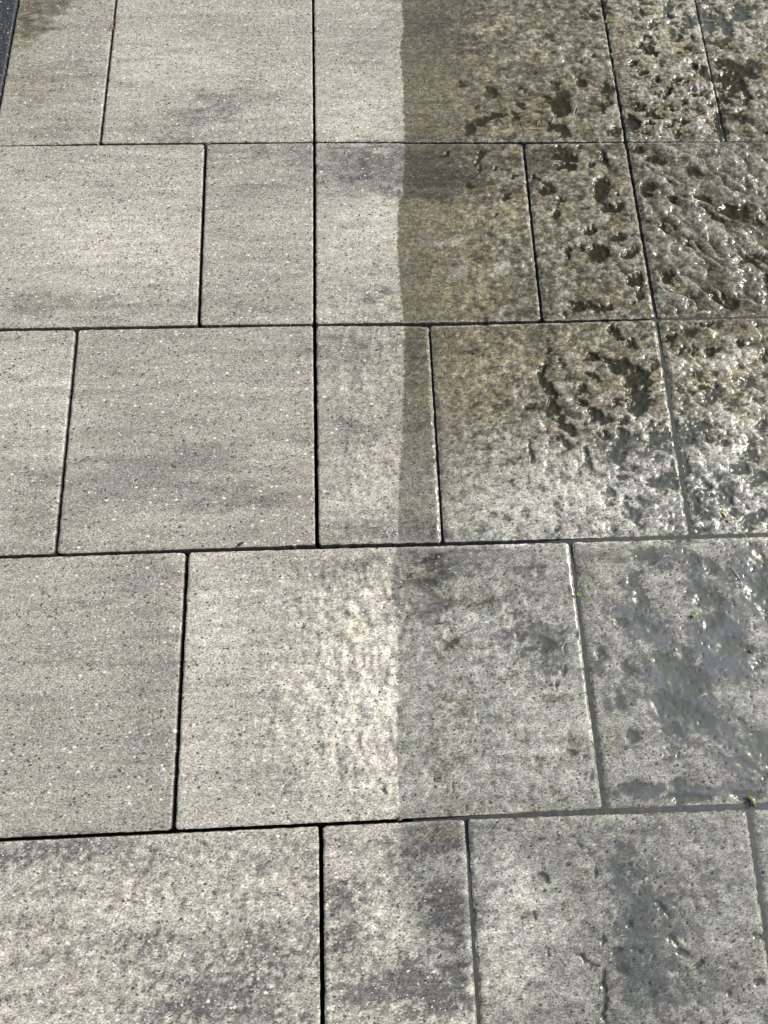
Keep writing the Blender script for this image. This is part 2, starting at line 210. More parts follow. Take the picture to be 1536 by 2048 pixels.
# dark / light patches of the concrete, plus specular streaks painted on wet ridges: cx cy rx ry angle amount (photo survey)
TONES = """740 1112 60 14 -2 -.16|560 1135 120 26 -4 -.16|700 1135 70 14 0 -.2|520 1390 110 16 5 -.14|470 1440 60 14 5 -.16|680 1340 120 140 20 .14|560 1290 70 40 -30 -.08|720 1500 90 100 0 .12|420 1250 40 100 0 .1|520 1575 130 40 -5 -.1|640 1560 70 30 0 -.06|760 1290 40 150 0 .14|640 1170 90 18 -12 -.14
60 1250 120 120 0 .02|300 1330 60 180 5 -.1|100 1500 90 100 0 -.06|250 1180 60 60 0 -.06
100 1700 160 26 -6 -.2|40 1860 60 130 0 .04|300 1720 90 22 -5 -.08|420 1790 110 60 0 .1|230 1830 120 50 0 .1|560 1800 70 60 0 .08|300 1890 70 30 -10 -.18|520 1900 70 40 10 -.2|440 1990 90 50 0 -.22|180 1960 60 80 20 .06|590 1690 50 18 0 -.12|360 2010 40 30 0 -.1|560 2020 80 30 0 -.08
760 1690 60 26 0 -.1|880 1685 55 34 -25 -.28|700 1745 50 26 0 .14|690 1790 44 20 0 -.26|680 1880 40 34 0 -.3|890 1790 44 34 0 -.28|920 1850 30 60 0 -.34|800 1830 60 60 0 .12|760 1900 40 30 0 .12|800 1960 50 40 0 -.34|720 1990 34 26 0 -.3|860 2000 50 50 0 -.3|700 2030 40 18 0 .06|930 1960 24 50 0 -.3|860 1740 50 18 -15 .16|880 1890 36 20 0 .14|780 2020 30 20 0 .1
200 690 60 30 0 -.06|260 940 130 30 -4 -.17|430 905 90 20 0 -.16|360 990 150 22 -4 -.14|240 840 70 40 0 -.06|520 1000 90 18 0 -.14|300 1040 150 14 0 .06|450 790 120 50 0 .03|560 720 60 40 0 -.02|540 900 80 30 -10 .06|130 850 30 60 0 0.1
60 760 70 60 0 .12|60 880 70 60 0 .06|70 1000 60 80 0 -.14|40 1080 60 26 0 -.12|90 680 50 14 0 -.06
710 690 90 22 -3 -.22|700 745 60 18 0 .02|740 780 40 26 0 .12|690 850 60 30 0 -.1|700 880 80 14 0 -.14|760 960 50 60 0 .16|690 1000 50 60 0 .12|690 1060 60 22 -10 -.16|760 1055 50 20 0 -.14|670 720 30 30 0 -.04|840 700 24 34 0 -.2|835 800 20 16 0 .2|840 840 20 30 0 -.16|840 1050 40 30 0 -.2
200 340 200 30 0 -.05|250 490 160 60 0 .16|100 420 120 60 0 .06|180 615 220 22 0 -.18|60 590 80 30 0 -.1|330 330 60 24 0 .04|130 310 140 12 0 -.1|400 540 40 60 0 .0|320 600 90 20 0 -.02
520 305 100 16 0 -.24|560 380 60 18 0 -.12|470 400 50 40 0 -.1|460 480 60 40 0 -.06|540 440 70 30 0 .06|520 600 100 30 0 -.1|500 350 60 20 0 .04
720 315 90 26 0 -.34|720 355 90 16 3 -.3|680 385 50 12 0 -.2|740 440 60 50 0 .14|700 520 70 60 0 .08|770 600 30 10 20 -.28|740 592 30 9 0 -.2|700 560 60 30 0 -.04|700 620 80 14 0 .08|880 330 90 40 0 -.3|860 380 80 26 0 -.25|900 430 100 30 0 .34|890 490 90 16 0 .3|960 530 60 30 0 .2|1000 420 50 24 -15 .4|1040 450 30 16 0 .3|880 480 60 12 0 .2|940 590 60 50 0 .24|870 600 60 40 0 .2|1040 600 40 40 0 -.2|980 575 30 20 -30 .2|860 500 50 30 0 -.04|960 360 60 20 0 -.1
400 225 70 24 -20 -.2|480 200 90 24 -10 -.17|300 240 100 26 0 -.02|420 60 60 26 0 -.12|520 90 60 22 0 -.1|350 120 110 50 0 .12|570 150 50 60 0 .04|520 30 60 22 0 -.04|300 270 100 10 0 -.1|430 270 180 10 0 -.1|560 250 60 22 0 .05
140 150 60 60 0 -.07|120 260 80 22 0 -.1|180 60 30 60 0 -.08|60 170 50 40 0 -.04|110 210 70 14 0 .03|170 130 30 12 0 -.12|190 155 18 6 0 -.2|70 20 80 34 -22 -.3|55 60 46 22 -40 -.14
690 60 90 26 0 -.1|720 110 80 24 0 -.14|720 200 80 50 0 .14|700 260 70 20 0 .1|660 20 50 20 0 -.04
1250 40 60 60 0 0|880 40 80 50 0 -.2|900 90 60 26 20 -.1|1020 60 80 34 20 .1|1060 90 100 20 25 .14|1120 100 60 30 0 .08|900 170 60 50 0 .1|990 140 80 16 20 .12|860 220 50 30 0 .1|1040 150 40 20 0 -.2|960 70 20 20 0 .2|1170 80 40 30 0 .06|1080 240 70 14 0 .16
1310 60 60 60 0 .3|1360 90 60 50 0 .3|1280 110 30 30 0 .2|1320 130 60 14 0 -.05|1350 140 30 10 -40 .4|1340 200 40 50 0 .06|1420 170 22 20 0 .4|1500 90 40 20 0 .3|1390 220 30 16 20 .15|1370 255 40 10 -20 .2
1170 350 30 14 20 .2|1120 470 40 60 0 .12|1180 430 40 20 0 .14|1240 360 14 14 0 .1|1200 560 60 20 0 .12|1230 600 50 12 0 .1|1080 330 30 30 0 -.2|1090 600 20 30 0 -.1|1100 620 20 20 0 .2
930 740 80 60 0 .22|930 840 60 70 0 .18|1010 720 60 40 0 .16|960 1000 110 70 0 .34|1080 1010 110 50 0 .44|1040 900 60 50 0 .26|1150 960 60 40 0 .4|890 700 30 40 0 -.06|1150 690 50 30 0 .1|1200 1000 60 60 0 .3|1300 1020 60 40 0 .34|1170 740 30 40 0 .06|1310 720 20 50 0 .24|1230 780 20 30 0 .16
1380 780 60 30 0 .22|1470 740 60 60 0 .36|1500 870 50 60 0 .46|1420 930 60 40 0 .4|1350 770 30 40 0 0|1480 1010 60 40 0 .3|1360 660 30 26 0 -.1|1440 660 60 16 0 -.05|1500 1060 50 10 0 .3
870 1150 44 50 10 -.42|840 1110 50 14 0 -.3|960 1130 90 22 0 -.12|850 1210 50 16 0 -.25|930 1205 60 14 -8 -.16|1040 1140 50 22 0 .1|960 1240 90 20 -10 .2|1040 1170 7 40 12 -.3|960 1330 120 60 0 .12|880 1420 60 60 0 .12|1080 1400 80 60 0 .16|840 1500 34 20 0 -.24|1000 1480 130 60 0 .1|1120 1540 60 50 0 .12|860 1560 50 40 0 .14|830 1380 24 60 0 -.05|1000 1110 140 10 0 -.2
1200 1110 50 16 -15 -.2|1180 1160 30 20 0 -.16|1230 1200 30 70 0 .2|1330 1180 50 20 0 .26|1350 1100 90 10 0 .2|1500 1250 30 50 -20 .24|1320 1280 60 20 30 .2|1420 1330 60 30 30 .14|1300 1380 30 60 0 .1|1200 1400 30 90 0 .1|1420 1500 70 30 0 .06|1250 1530 60 30 0 .04
1020 1790 60 90 -20 .6|1020 1900 55 100 0 .5|990 1990 40 60 0 .3|1010 1700 50 20 0 -.1|1140 1880 40 90 -20 .1|1260 1760 36 70 -15 -.14|1270 1880 60 60 0 -.12|1260 1980 40 60 0 -.14|1380 1710 60 30 0 .12|1480 1800 40 60 0 .12|1440 1900 60 60 0 .08|1360 1970 40 50 0 .06|1120 1700 50 40 0 -.06|1500 2000 40 60 0 .14|970 1950 20 90 0 .1|1220 1670 60 12 0 -.05"""
TONES = np.array([[float(a) for a in q.split()] for ln in TONES.split('\n') for q in ln.split('|')])
# olive growth: cx cy rx ry angle amount
ALG = """60 20 90 44 -28 .9|40 150 40 70 0 .45|90 165 40 30 0 .4|55 70 40 24 -50 .6|90 260 60 20 0 .2|852 1142 28 42 10 .9|923 1207 64 14 -8 .55|903 1288 24 5 -30 .7|915 1365 18 6 -38 .6|1041 1160 5 34 12 .6|690 1262 60 26 -10 .3|540 1480 60 30 -30 .16|660 1500 40 16 0 .16|1040 1265 30 20 0 .1|1205 1120 50 20 -25 .5|1190 1170 20 20 0 .35|1390 1262 22 5 -12 .8|800 1200 20 30 0 .3|1360 1130 40 18 0 .3|815 1460 14 9 0 .7|830 1530 12 7 0 .6|1150 1500 20 10 0 .5|135 1850 8 60 -6 .4|60 1870 8 70 0 .3|245 1980 10 40 -10 .4|150 1960 12 30 20 .3|350 1790 10 20 0 .3|900 800 120 110 0 .5|1150 1000 100 60 0 -.3|1400 900 100 90 0 -.2|900 1000 80 80 0 .1|250 1830 12 20 0 .3|885 1660 60 20 -20 .5|1060 1850 14 12 0 .4|1370 1905 20 10 0 .5|1400 1925 22 8 -30 .5|1520 1873 22 8 20 .4|1207 1970 8 70 0 .5|1180 1620 330 6 -2 .6|930 1636 120 6 -3 .6|1218 1500 8 80 6 .5|1175 1250 8 90 6 .4|1180 700 340 120 0 .35|1010 200 180 90 0 .5|880 480 80 120 0 .4|960 590 90 40 0 .4"""
ALG = np.array([[float(a) for a in q.split()] for ln in ALG.split('\n') for q in ln.split('|')])
# thin silt film, slate with painted sky reflection, round the shallow puddles of the near right slabs
SLATE = """1330 1290 60 18 30 .5|1440 1255 36 60 25 .9|1290 1345 56 24 10 .5|1480 1335 50 24 30 .8|1372 1385 66 62 15 1.0|1512 1165 34 80 -12 1.0|1268 1235 54 22 20 .7|1330 1115 80 18 0 .7|1415 1140 40 22 0 .8|1395 1180 36 20 20 1|1500 1520 60 60 0 .8|1300 1580 90 14 0 .7|1290 1250 50 20 25 .8|1462 1292 50 26 30 1|1270 1178 24 34 0 .7|1395 1445 60 24 10 .9|1242 1400 28 24 0 .7|1350 1500 50 24 10 .45|1200 1320 24 40 0 .5|1430 1590 90 12 0 .6
1340 1830 120 210 0 .36|1350 1330 190 240 0 .22|1070 1240 90 110 0 .30|950 1480 160 90 0 .14|1256 1780 34 110 -8 .55|1285 1900 46 90 -12 .6|1340 2000 70 60 0 .45|1150 1850 24 90 -20 .2|1440 1760 60 34 0 .25|1480 1960 60 60 0 .3|1060 1140 60 22 0 .35|1050 1275 60 22 10 .45|1100 1300 36 40 0 .45|1080 1360 60 30 0 .25|900 1130 60 20 0 .2|1232 900 34 50 0 .6|1320 900 60 40 10 .6|1290 1020 60 40 10 .5|1400 860 60 24 0 .6|1460 960 60 50 0 .5|1390 1010 30 60 0 .6|1510 870 30 60 0 .4|1500 770 40 20 0 .5"""
SLATE = np.array([[float(a) for a in q.split()] for ln in SLATE.split('\n') for q in ln.split('|')])
def blobs(T, wx, wy, px, py):
    t = np.zeros_like(px)
    for cx, cy, rx, ry, an, am in T:
        R = max(rx, ry)*2.2
        m = (np.abs(px-cx) < R+20) & (np.abs(py-cy) < R+20)
        if not m.any(): continue
        c, s = math.cos(math.radians(an)), math.sin(math.radians(an))
        dx, dy = wx[m]-cx, wy[m]-cy
        q = ((dx*c+dy*s)/rx)**2+((-dx*s+dy*c)/ry)**2
        t[m] += am*np.exp(-q*0.9)
    return t
def fields(x, y, base, seed):
    h, pool, hole, px, py, rel = relief(x, y)
    X, Y = x*1000, y*1000
    k = 75*fb(X/60, Y/26, 91, 5, .65); l = 42*fb(X/50, Y/22, 95, 5, .65)
    tone = blobs(TONES, px+k, py+l, px, py)
    st = fb(X/150+seed, Y/16, 131+seed, 4, .6); mo = fb(X/22, Y/15, 137+seed, 4, .75)
    wet = wetf(px, py)
    mot = 0.16+0.5*ss(1650, 1700, py)+0.25*ss(350, 420, px)*ss(1090, 1130, py)+0.35*ss(800, 900, px); mot = np.minimum(mot+.15*wet*ss(1095, 1085, py), .72)*(1-.5*wet*ss(1085, 1095, py)*ss(1000, 1150, px))+.2*wet*ss(880, 960, px)*ss(1095, 1085, py)
    cl = ss(-.25, .45, fb(X/11, Y/8, 171+seed, 4, .75))-.45      # crusty light clumps
    # the near left slabs are weathered in crisp-edged cream and charcoal patches
    m2 = fb(X/10, Y/7, 181+seed, 5, .8); w4 = ss(1640, 1700, py)*ss(960, 930, px)
    tone = tone*(1-w4)+w4*(-.34*ss(.0, .16, -tone-.04+.34*m2)+.20*ss(.02, .16, tone-.02-.30*m2))
    tone = base*(1+1.45*tone*(1+0.8*mo))*(1+0.26*st+mot*(.7*mo+.62*cl))
    up = ss(980, 640, py-0.15*(px-1000))*wet          # upper wet area: olive film
    tone = tone*(1-.06*up)
    # dirt keeps to the hollows of the riven faces; wet crests are pale, partly painted water sheen
    tone = tone*(1+wet*ss(860, 1000, px)*((.28+.47*ss(1095, 1085, py))*rel+.02)+.18*rel*ss(600, 760, px)*(1-wet))
    alg = blobs(ALG, px+0.7*k, py+0.7*l, px, py)
    up = ss(980, 640, py-0.15*(px-1000))*wet          # upper wet area: olive film
    lowd = wet*ss(-.1, -.9, h)*ss(1000, 800, py)
    alg = np.clip(alg*(0.9+0.9*mo)+up*(0.92+0.9*mo-.85*rel-.8*cl)+.35*filmf(px, py)*up+0.35*lowd, 0, 1)
    # clean crests
    alg *= 1-0.6*ss(0.5, 2.0, h)
    hue = fb(X/70+seed*3, Y/30, 151+seed, 3)           # pinkish - greenish drift
    silt = ss(-.6, -1.9, h)*wet*ss(0.02, .2, pool+ss(1240, 1300, px))
    sl = blobs(SLATE, px+.5*k, py+.5*l, px, py)*wet
    silt = np.maximum(silt, (.72+.2*ss(1085, 1095, py)*ss(1145, 1155, px)*ss(1640, 1620, py)*ss(.5, .9, sl))*ss(.10, .70, sl+.75*mo-.3*rel-.4*cl)*ss(.12, .5, sl))
    grey = ss(-60, 120, (py-820)+0.55*(px-1280))       # silt colour: olive above; slate below, part of it painted sky reflection
    grey = np.maximum(grey, ss(100, 40, py)*ss(1260, 1330, px))
    grey = np.where(px > 1400, np.maximum(grey*ss(640, 760, py), ss(95, 70, py)), grey)
    return h, np.clip(tone, .15, 2.2), wet, alg, silt, hue*0.5+0.5, grey, hole

# ------------------------------------------------------------------ materials
def newmat(name):
    m = bpy.data.materials.new(name); m.use_nodes = True; t = m.node_tree; t.nodes.clear()
    o = N(t, 'ShaderNodeOutputMaterial'); b = N(t, 'ShaderNodeBsdfPrincipled'); t.links.new(b.outputs[0], o.inputs['Surface'])
    return m, t, b, o
def mixc(t, f, a, b, mode='MIX'):
    n = N(t, 'ShaderNodeMix', data_type='RGBA', blend_type=mode)
    for s, v in (('Factor', f), ('A', a), ('B', b)):
        if isinstance(v, bpy.types.NodeSocket): t.links.new(v, n.inputs[s])
        elif s == 'Factor': n.inputs[s].default_value = v
        else: n.inputs[s].default_value = (*v, 1) if not isinstance(v, float) else (v, v, v, 1)
    return n.outputs['Result']
def mth(t, op, a, b=None, c=None, clamp=False):
    n = N(t, 'ShaderNodeMath', operation=op, use_clamp=clamp)
    for i, v in enumerate((a, b, c)):
        if v is None: continue
        if isinstance(v, bpy.types.NodeSocket): t.links.new(v, n.inputs[i])
        else: n.inputs[i].default_value = v
    return n.outputs[0]
def rng(t, v, a, b, c=0., d=1., smooth=False):
    n = N(t, 'ShaderNodeMapRange')
    if smooth: n.interpolation_type = 'SMOOTHSTEP'
    t.links.new(v, n.inputs['Value'])
    for s, q in (('From Min', a), ('From Max', b), ('To Min', c), ('To Max', d)): n.inputs[s].default_value = q
    return n.outputs['Result']
def noise(t, vec, s, d=3, r=.5, dist=0):
    n = N(t, 'ShaderNodeTexNoise'); t.links.new(vec, n.inputs['Vector'])
    n.inputs['Scale'].default_value = s; n.inputs['Detail'].default_value = d; n.inputs['Roughness'].default_value = r; n.inputs['Distortion'].default_value = dist
    return n.outputs['Fac']

def concrete():
    m, t, b, o = newmat('concrete')
    at = N(t, 'ShaderNodeAttribute', attribute_name='fa'); at2 = N(t, 'ShaderNodeAttribute', attribute_name='fb')
    s1 = N(t, 'ShaderNodeSeparateColor'); t.links.new(at.outputs['Color'], s1.inputs[0])
    s2 = N(t, 'ShaderNodeSeparateColor'); t.links.new(at2.outputs['Color'], s2.inputs[0])
    tone, wet, alg, silt = s1.outputs[0], s1.outputs[1], s1.outputs[2], at.outputs['Alpha']
    hue, grey, hole, film = s2.outputs[0], s2.outputs[1], s2.outputs[2], at2.outputs['Alpha']
    geo = N(t, 'ShaderNodeNewGeometry'); pos = geo.outputs['Position']
    st = N(t, 'ShaderNodeMapping'); st.inputs['Scale'].default_value = (0.75, 1.15, 1); t.links.new(pos, st.inputs['Vector']); sp = st.outputs[0]
    # matrix colour, drifting between pinkish grey and greenish buff
    c0 = mixc(t, rng(t, hue, .3, .7), (.372, .337, .295), (.362, .345, .287))
    f1 = noise(t, sp, 420, 4, .7)      # sand grains
    f2 = noise(t, sp, 150, 3, .6)
    f3 = noise(t, sp, 45, 3, .6)
    sand = mth(t, 'MULTIPLY', rng(t, f1, .36, .64, .40, 1.64), rng(t, f2, .3, .7, .76, 1.26))
    sand = mth(t, 'MULTIPLY', sand, rng(t, f3, .3, .7, .93, 1.07))
    v = mth(t, 'MULTIPLY', sand, tone)
    vv = N(t, 'ShaderNodeCombineColor'); [t.links.new(v, vv.inputs[i]) for i in range(3)]
    col = mixc(t, 1.0, c0, vv.outputs[0], 'MULTIPLY')
    # charcoal pigment where tone is low: cooler
    col = mixc(t, rng(t, tone, .85, .45, 0, .4), col, mixc(t, 1.0, (.20, .205, .222), vv.outputs[0], 'MULTIPLY'))
    # aggregate chips
    wn = N(t, 'ShaderNodeTexNoise'); t.links.new(pos, wn.inputs['Vector']); wn.inputs['Scale'].default_value = 260; wn.inputs['Detail'].default_value = 1
    wv = N(t, 'ShaderNodeVectorMath', operation='MULTIPLY_ADD'); t.links.new(wn.outputs['Color'], wv.inputs[0]); wv.inputs[1].default_value = (.0034, .0034, 0); t.links.new(pos, wv.inputs[2])
    wob = wv.outputs[0]
    for sc_, thr, rr, c_l in ((120, .32, .94, (.78, .76, .70)), (260, .33, .90, (.70, .68, .62)), (150, .25, .98, (.66, .60, .42)), (170, .37, .92, (.045, .042, .045)), (320, .34, .88, (.12, .115, .11)), (100, .26, .95, (.04, .05, .055)), (120, .22, .993, (.34, .13, .08))):
        mp = N(t, 'ShaderNodeMapping'); mp.inputs['Location'].default_value = (sc_*.013, sc_*.021, 0); mp.inputs['Rotation'].default_value = (0, 0, sc_*.3)
        mp.inputs['Scale'].default_value = (1, 1.5, 1)
        vo = N(t, 'ShaderNodeTexVoronoi', voronoi_dimensions='2D'); t.links.new(wob, mp.inputs['Vector']); t.links.new(mp.outputs[0], vo.inputs['Vector']); vo.inputs['Scale'].default_value = sc_
        sr = N(t, 'ShaderNodeSeparateColor'); t.links.new(vo.outputs['Color'], sr.inputs[0])
        on = mth(t, 'GREATER_THAN', sr.outputs[0], rr)
        size = mth(t, 'MULTIPLY_ADD', sr.outputs[1], thr*.7, thr*.4)
        edge = rng(t, mth(t, 'SUBTRACT', size, vo.outputs['Distance']), -.02, .05)
        col = mixc(t, mth(t, 'MULTIPLY', mth(t, 'MULTIPLY', on, edge), .85), col, c_l)
    # olive-brown growth
    olive = mixc(t, f3, (.130, .102, .028), (.215, .175, .062))
    ag = mth(t, 'MULTIPLY', alg, rng(t, mth(t, 'ADD', f2, mth(t, 'MULTIPLY', f1, .6)), .55, 1.05, 1.0, .45))
    ol2 = mixc(t, 1.0, olive, vv.outputs[0], 'MULTIPLY')
    col = mixc(t, mth(t, 'MULTIPLY', ag, .85), col, ol2)
    # soaked concrete is darker and richer; its paler, cooler zone is painted sky sheen
    hsv = N(t, 'ShaderNodeHueSaturation'); hsv.inputs['Saturation'].default_value = 1.12; t.links.new(rng(t, grey, 0, 1, .50, .64), hsv.inputs['Value'])
    t.links.new(col, hsv.inputs['Color'])
    col = mixc(t, wet, col, mixc(t, grey, hsv.outputs[0], mixc(t, 1.0, hsv.outputs[0], (.92, .965, 1.0), 'MULTIPLY')))
    # silt lying in the hollows, sky reflection painted into its slate colour
    sl = mixc(t, grey, mixc(t, f3, (.014, .012, .003), (.022, .019, .005)), mixc(t, f3, (.080, .087, .094), (.102, .109, .115)))
    dk = rng(t, silt, .70, .98, .52, 1.0); dc = N(t, 'ShaderNodeCombineColor'); [t.links.new(dk, dc.inputs[i]) for i in range(3)]
    col = mixc(t, mth(t, 'MULTIPLY', silt, .96), col, mixc(t, 1.0, sl, dc.outputs[0], 'MULTIPLY'))
    col = mixc(t, mth(t, 'MULTIPLY', hole, .85), col, (.016, .015, .013))
    t.links.new(col, b.inputs['Base Color'])
    b.inputs['Roughness'].default_value = .85; b.inputs['Specular IOR Level'].default_value = .35
    t.links.new(mth(t, 'MULTIPLY', wet, 1.0), b.inputs['Coat Weight'])
    t.links.new(mth(t, 'MULTIPLY', rng(t, f3, .3, .7, .16, .34), rng(t, film, 0, 1, 1, .8)), b.inputs['Coat Roughness']); b.inputs['Coat IOR'].default_value = 1.33
    hgt = mth(t, 'ADD', mth(t, 'MULTIPLY', f1, .7), mth(t, 'MULTIPLY', f2, .9))
    bp = N(t, 'ShaderNodeBump'); bp.inputs['Distance'].default_value = .0016
    t.links.new(hgt, bp.inputs['Height']); t.links.new(mth(t, 'SUBTRACT', .55, mth(t, 'MULTIPLY', silt, .5)), bp.inputs['Strength'])
    t.links.new(bp.outputs[0], b.inputs['Normal'])
    bc = N(t, 'ShaderNodeBump'); bc.inputs['Distance'].default_value = .0016; t.links.new(rng(t, film, 0, 1, .34, .05), bc.inputs['Strength'])
    t.links.new(mth(t, 'ADD', f2, mth(t, 'MULTIPLY', f1, .35)), bc.inputs['Height']); t.links.new(bc.outputs[0], b.inputs['Coat Normal'])
    return m
MC = concrete()

def water_mat():
    m = bpy.data.materials.new('water'); m.use_nodes = True; t = m.node_tree; t.nodes.clear()
    o = N(t, 'ShaderNodeOutputMaterial'); tr = N(t, 'ShaderNodeBsdfTransparent'); gl = N(t, 'ShaderNodeBsdfGlossy'); mixs = N(t, 'ShaderNodeMixShader'); fr = N(t, 'ShaderNodeFresnel')
    fr.inputs['IOR'].default_value = 1.33; gl.inputs['Roughness'].default_value = .02; gl.inputs['Color'].default_value = (1, 1, 1, 1)
    tr.inputs['Color'].default_value = (.86, .86, .80, 1)
    geo = N(t, 'ShaderNodeNewGeometry')
    # the sheet has no thickness: light crossing it from below sees the same Fresnel term as from above
    t.links.new(rng(t, geo.outputs['Backfacing'], 0, 1, 1.33, 1/1.33), fr.inputs['IOR'])
    n = noise(t, geo.outputs['Position'], 60, 2, .5); bp = N(t, 'ShaderNodeBump'); bp.inputs['Strength'].default_value = .12; bp.inputs['Distance'].default_value = .002
    t.links.new(n, bp.inputs['Height']); t.links.new(bp.outputs[0], gl.inputs['Normal']); t.links.new(bp.outputs[0], fr.inputs['Normal'])
    t.links.new(fr.outputs[0], mixs.inputs[0]); t.links.new(tr.outputs[0], mixs.inputs[1]); t.links.new(gl.outputs[0], mixs.inputs[2]); t.links.new(mixs.outputs[0], o.inputs['Surface'])
    return m
MW = water_mat()
def simple(name, c, r=.7, spec=.4, sss=0, n=None, c2=None, coat=0):
    m, t, b, o = newmat(name)
    if c2:
        geo = N(t, 'ShaderNodeNewGeometry')
        t.links.new(mixc(t, rng(t, noise(t, geo.outputs['Position'], n or 200, 4, .6), .35, .65), c, c2), b.inputs['Base Color'])
    else: b.inputs['Base Color'].default_value = (*c, 1)
    b.inputs['Roughness'].default_value = r; b.inputs['Specular IOR Level'].default_value = spec; b.inputs['Coat Weight'].default_value = coat; b.inputs['Coat Roughness'].default_value = .1
    return m
M_SAND = simple('bedding_sand', (.020, .017, .013), .95, .1, n=300, c2=(.055, .046, .035))
M_MUD = simple('silt_mud', (.062, .066, .070), .8, .3, n=120, c2=(.10, .105, .11))
M_GRAN = None
def granite():
    m, t, b, o = newmat('granite'); geo = N(t, 'ShaderNodeNewGeometry'); pos = geo.outputs['Position']
    col = mixc(t, rng(t, noise(t, pos, 300, 3), .35, .65), (.018, .020, .023), (.042, .044, .048))
    for s, r in ((260, .90), (420, .86), (120, .97)):
        vo = N(t, 'ShaderNodeTexVoronoi', voronoi_dimensions='2D'); t.links.new(pos, vo.inputs['Vector']); vo.inputs['Scale'].default_value = s
        sr = N(t, 'ShaderNodeSeparateColor'); t.links.new(vo.outputs['Color'], sr.inputs[0])
        col = mixc(t, mth(t, 'MULTIPLY', mth(t, 'GREATER_THAN', sr.outputs[0], r), rng(t, vo.outputs['Distance'], .3, .15)), col, (.36, .38, .40))
    t.links.new(col, b.inputs['Base Color']); b.inputs['Roughness'].default_value = .6
    return m
M_GRAN = granite()
def leafm(name, c, c2, e=.5):
    m = bpy.data.materials.new(name); m.use_nodes = True; t = m.node_tree; t.nodes.clear()
    o = N(t, 'ShaderNodeOutputMaterial'); b = N(t, 'ShaderNodeBsdfPrincipled'); tl = N(t, 'ShaderNodeBsdfTranslucent'); mxs = N(t, 'ShaderNodeMixShader')
    geo = N(t, 'ShaderNodeNewGeometry'); col = mixc(t, rng(t, noise(t, geo.outputs['Position'], 250, 3), .35, .65), c, c2)
    t.links.new(col, b.inputs['Base Color']); t.links.new(col, tl.inputs['Color']); b.inputs['Roughness'].default_value = .4
    mxs.inputs[0].default_value = .3; t.links.new(b.outputs[0], mxs.inputs[1]); t.links.new(tl.outputs[0], mxs.inputs[2]); t.links.new(mxs.outputs[0], o.inputs['Surface'])
    return m
M_LEAF = leafm('leaf_green', (.16, .32, .05), (.30, .46, .11))
M_PALE = leafm('leaf_pale', (.45, .58, .18), (.55, .62, .28))
M_NEED = simple('dry_needle', (.50, .36, .20), .5, .5, n=90, c2=(.38, .22, .12), coat=.5)
M_NEEDR = simple('red_needle', (.42, .18, .09), .5, .5, n=90, c2=(.30, .13, .08), coat=.5)
M_NEEDW = simple('bleached_needle', (.62, .55, .40), .5, .5, n=90, c2=(.50, .40, .26), coat=.5)
M_YEL = simple('yellow_leaf', (.75, .50, .10), .4, .5, n=200, c2=(.85, .70, .30), coat=.6)
M_BROWN = simple('brown_husk', (.13, .055, .035), .5, .4, n=300, c2=(.22, .11, .07), coat=.3)
M_BLACK = simple('dark_twig', (.030, .020, .014), .7, .3, n=300, c2=(.07, .045, .03))
M_BUD = simple('green_bud', (.16, .20, .055), .35, .5, n=160, c2=(.34, .38, .14), coat=.8)
M_WHITE = simple('pale_chip', (.70, .69, .64), .5, .4, n=300, c2=(.60, .58, .50))

# ------------------------------------------------------------------ mesh helpers
col_ = sc.collection
def link(name, V, F, mat, smooth=True, loc=(0, 0, 0)):
    me = bpy.data.meshes.new(name)
    V = np.asarray(V, float)-np.array(loc)
    if isinstance(F, np.ndarray):
        me.vertices.add(len(V)); me.vertices.foreach_set('co', V.astype(np.float32).ravel())
        me.loops.add(F.size); me.loops.foreach_set('vertex_index', F.astype(np.int32).ravel())
        me.polygons.add(len(F)); me.polygons.foreach_set('loop_start', np.arange(0, F.size, F.shape[1], dtype=np.int32))
        me.update(calc_edges=True)
    else:
        me.from_pydata([tuple(v) for v in V], [], F); me.update()
    me.polygons.foreach_set('use_smooth', np.full(len(me.polygons), smooth))
    me.materials.append(mat)
    o = bpy.data.objects.new(name, me); o.location = loc; col_.objects.link(o)
    return o
def tag(o, label, cat, group=None):
    o['label'] = label; o['category'] = cat
    if group: o['group'] = group
    return o
def axis(L, step):
    e = [0, .0007, .0014, .0022, .0032, .0044]
    n = max(2, int(round((L-.0088)/step)))
    a = np.concatenate([e, .0044+(L-.0088)*np.arange(1, n)/n, [L-q for q in e[::-1]]])
    return a/L

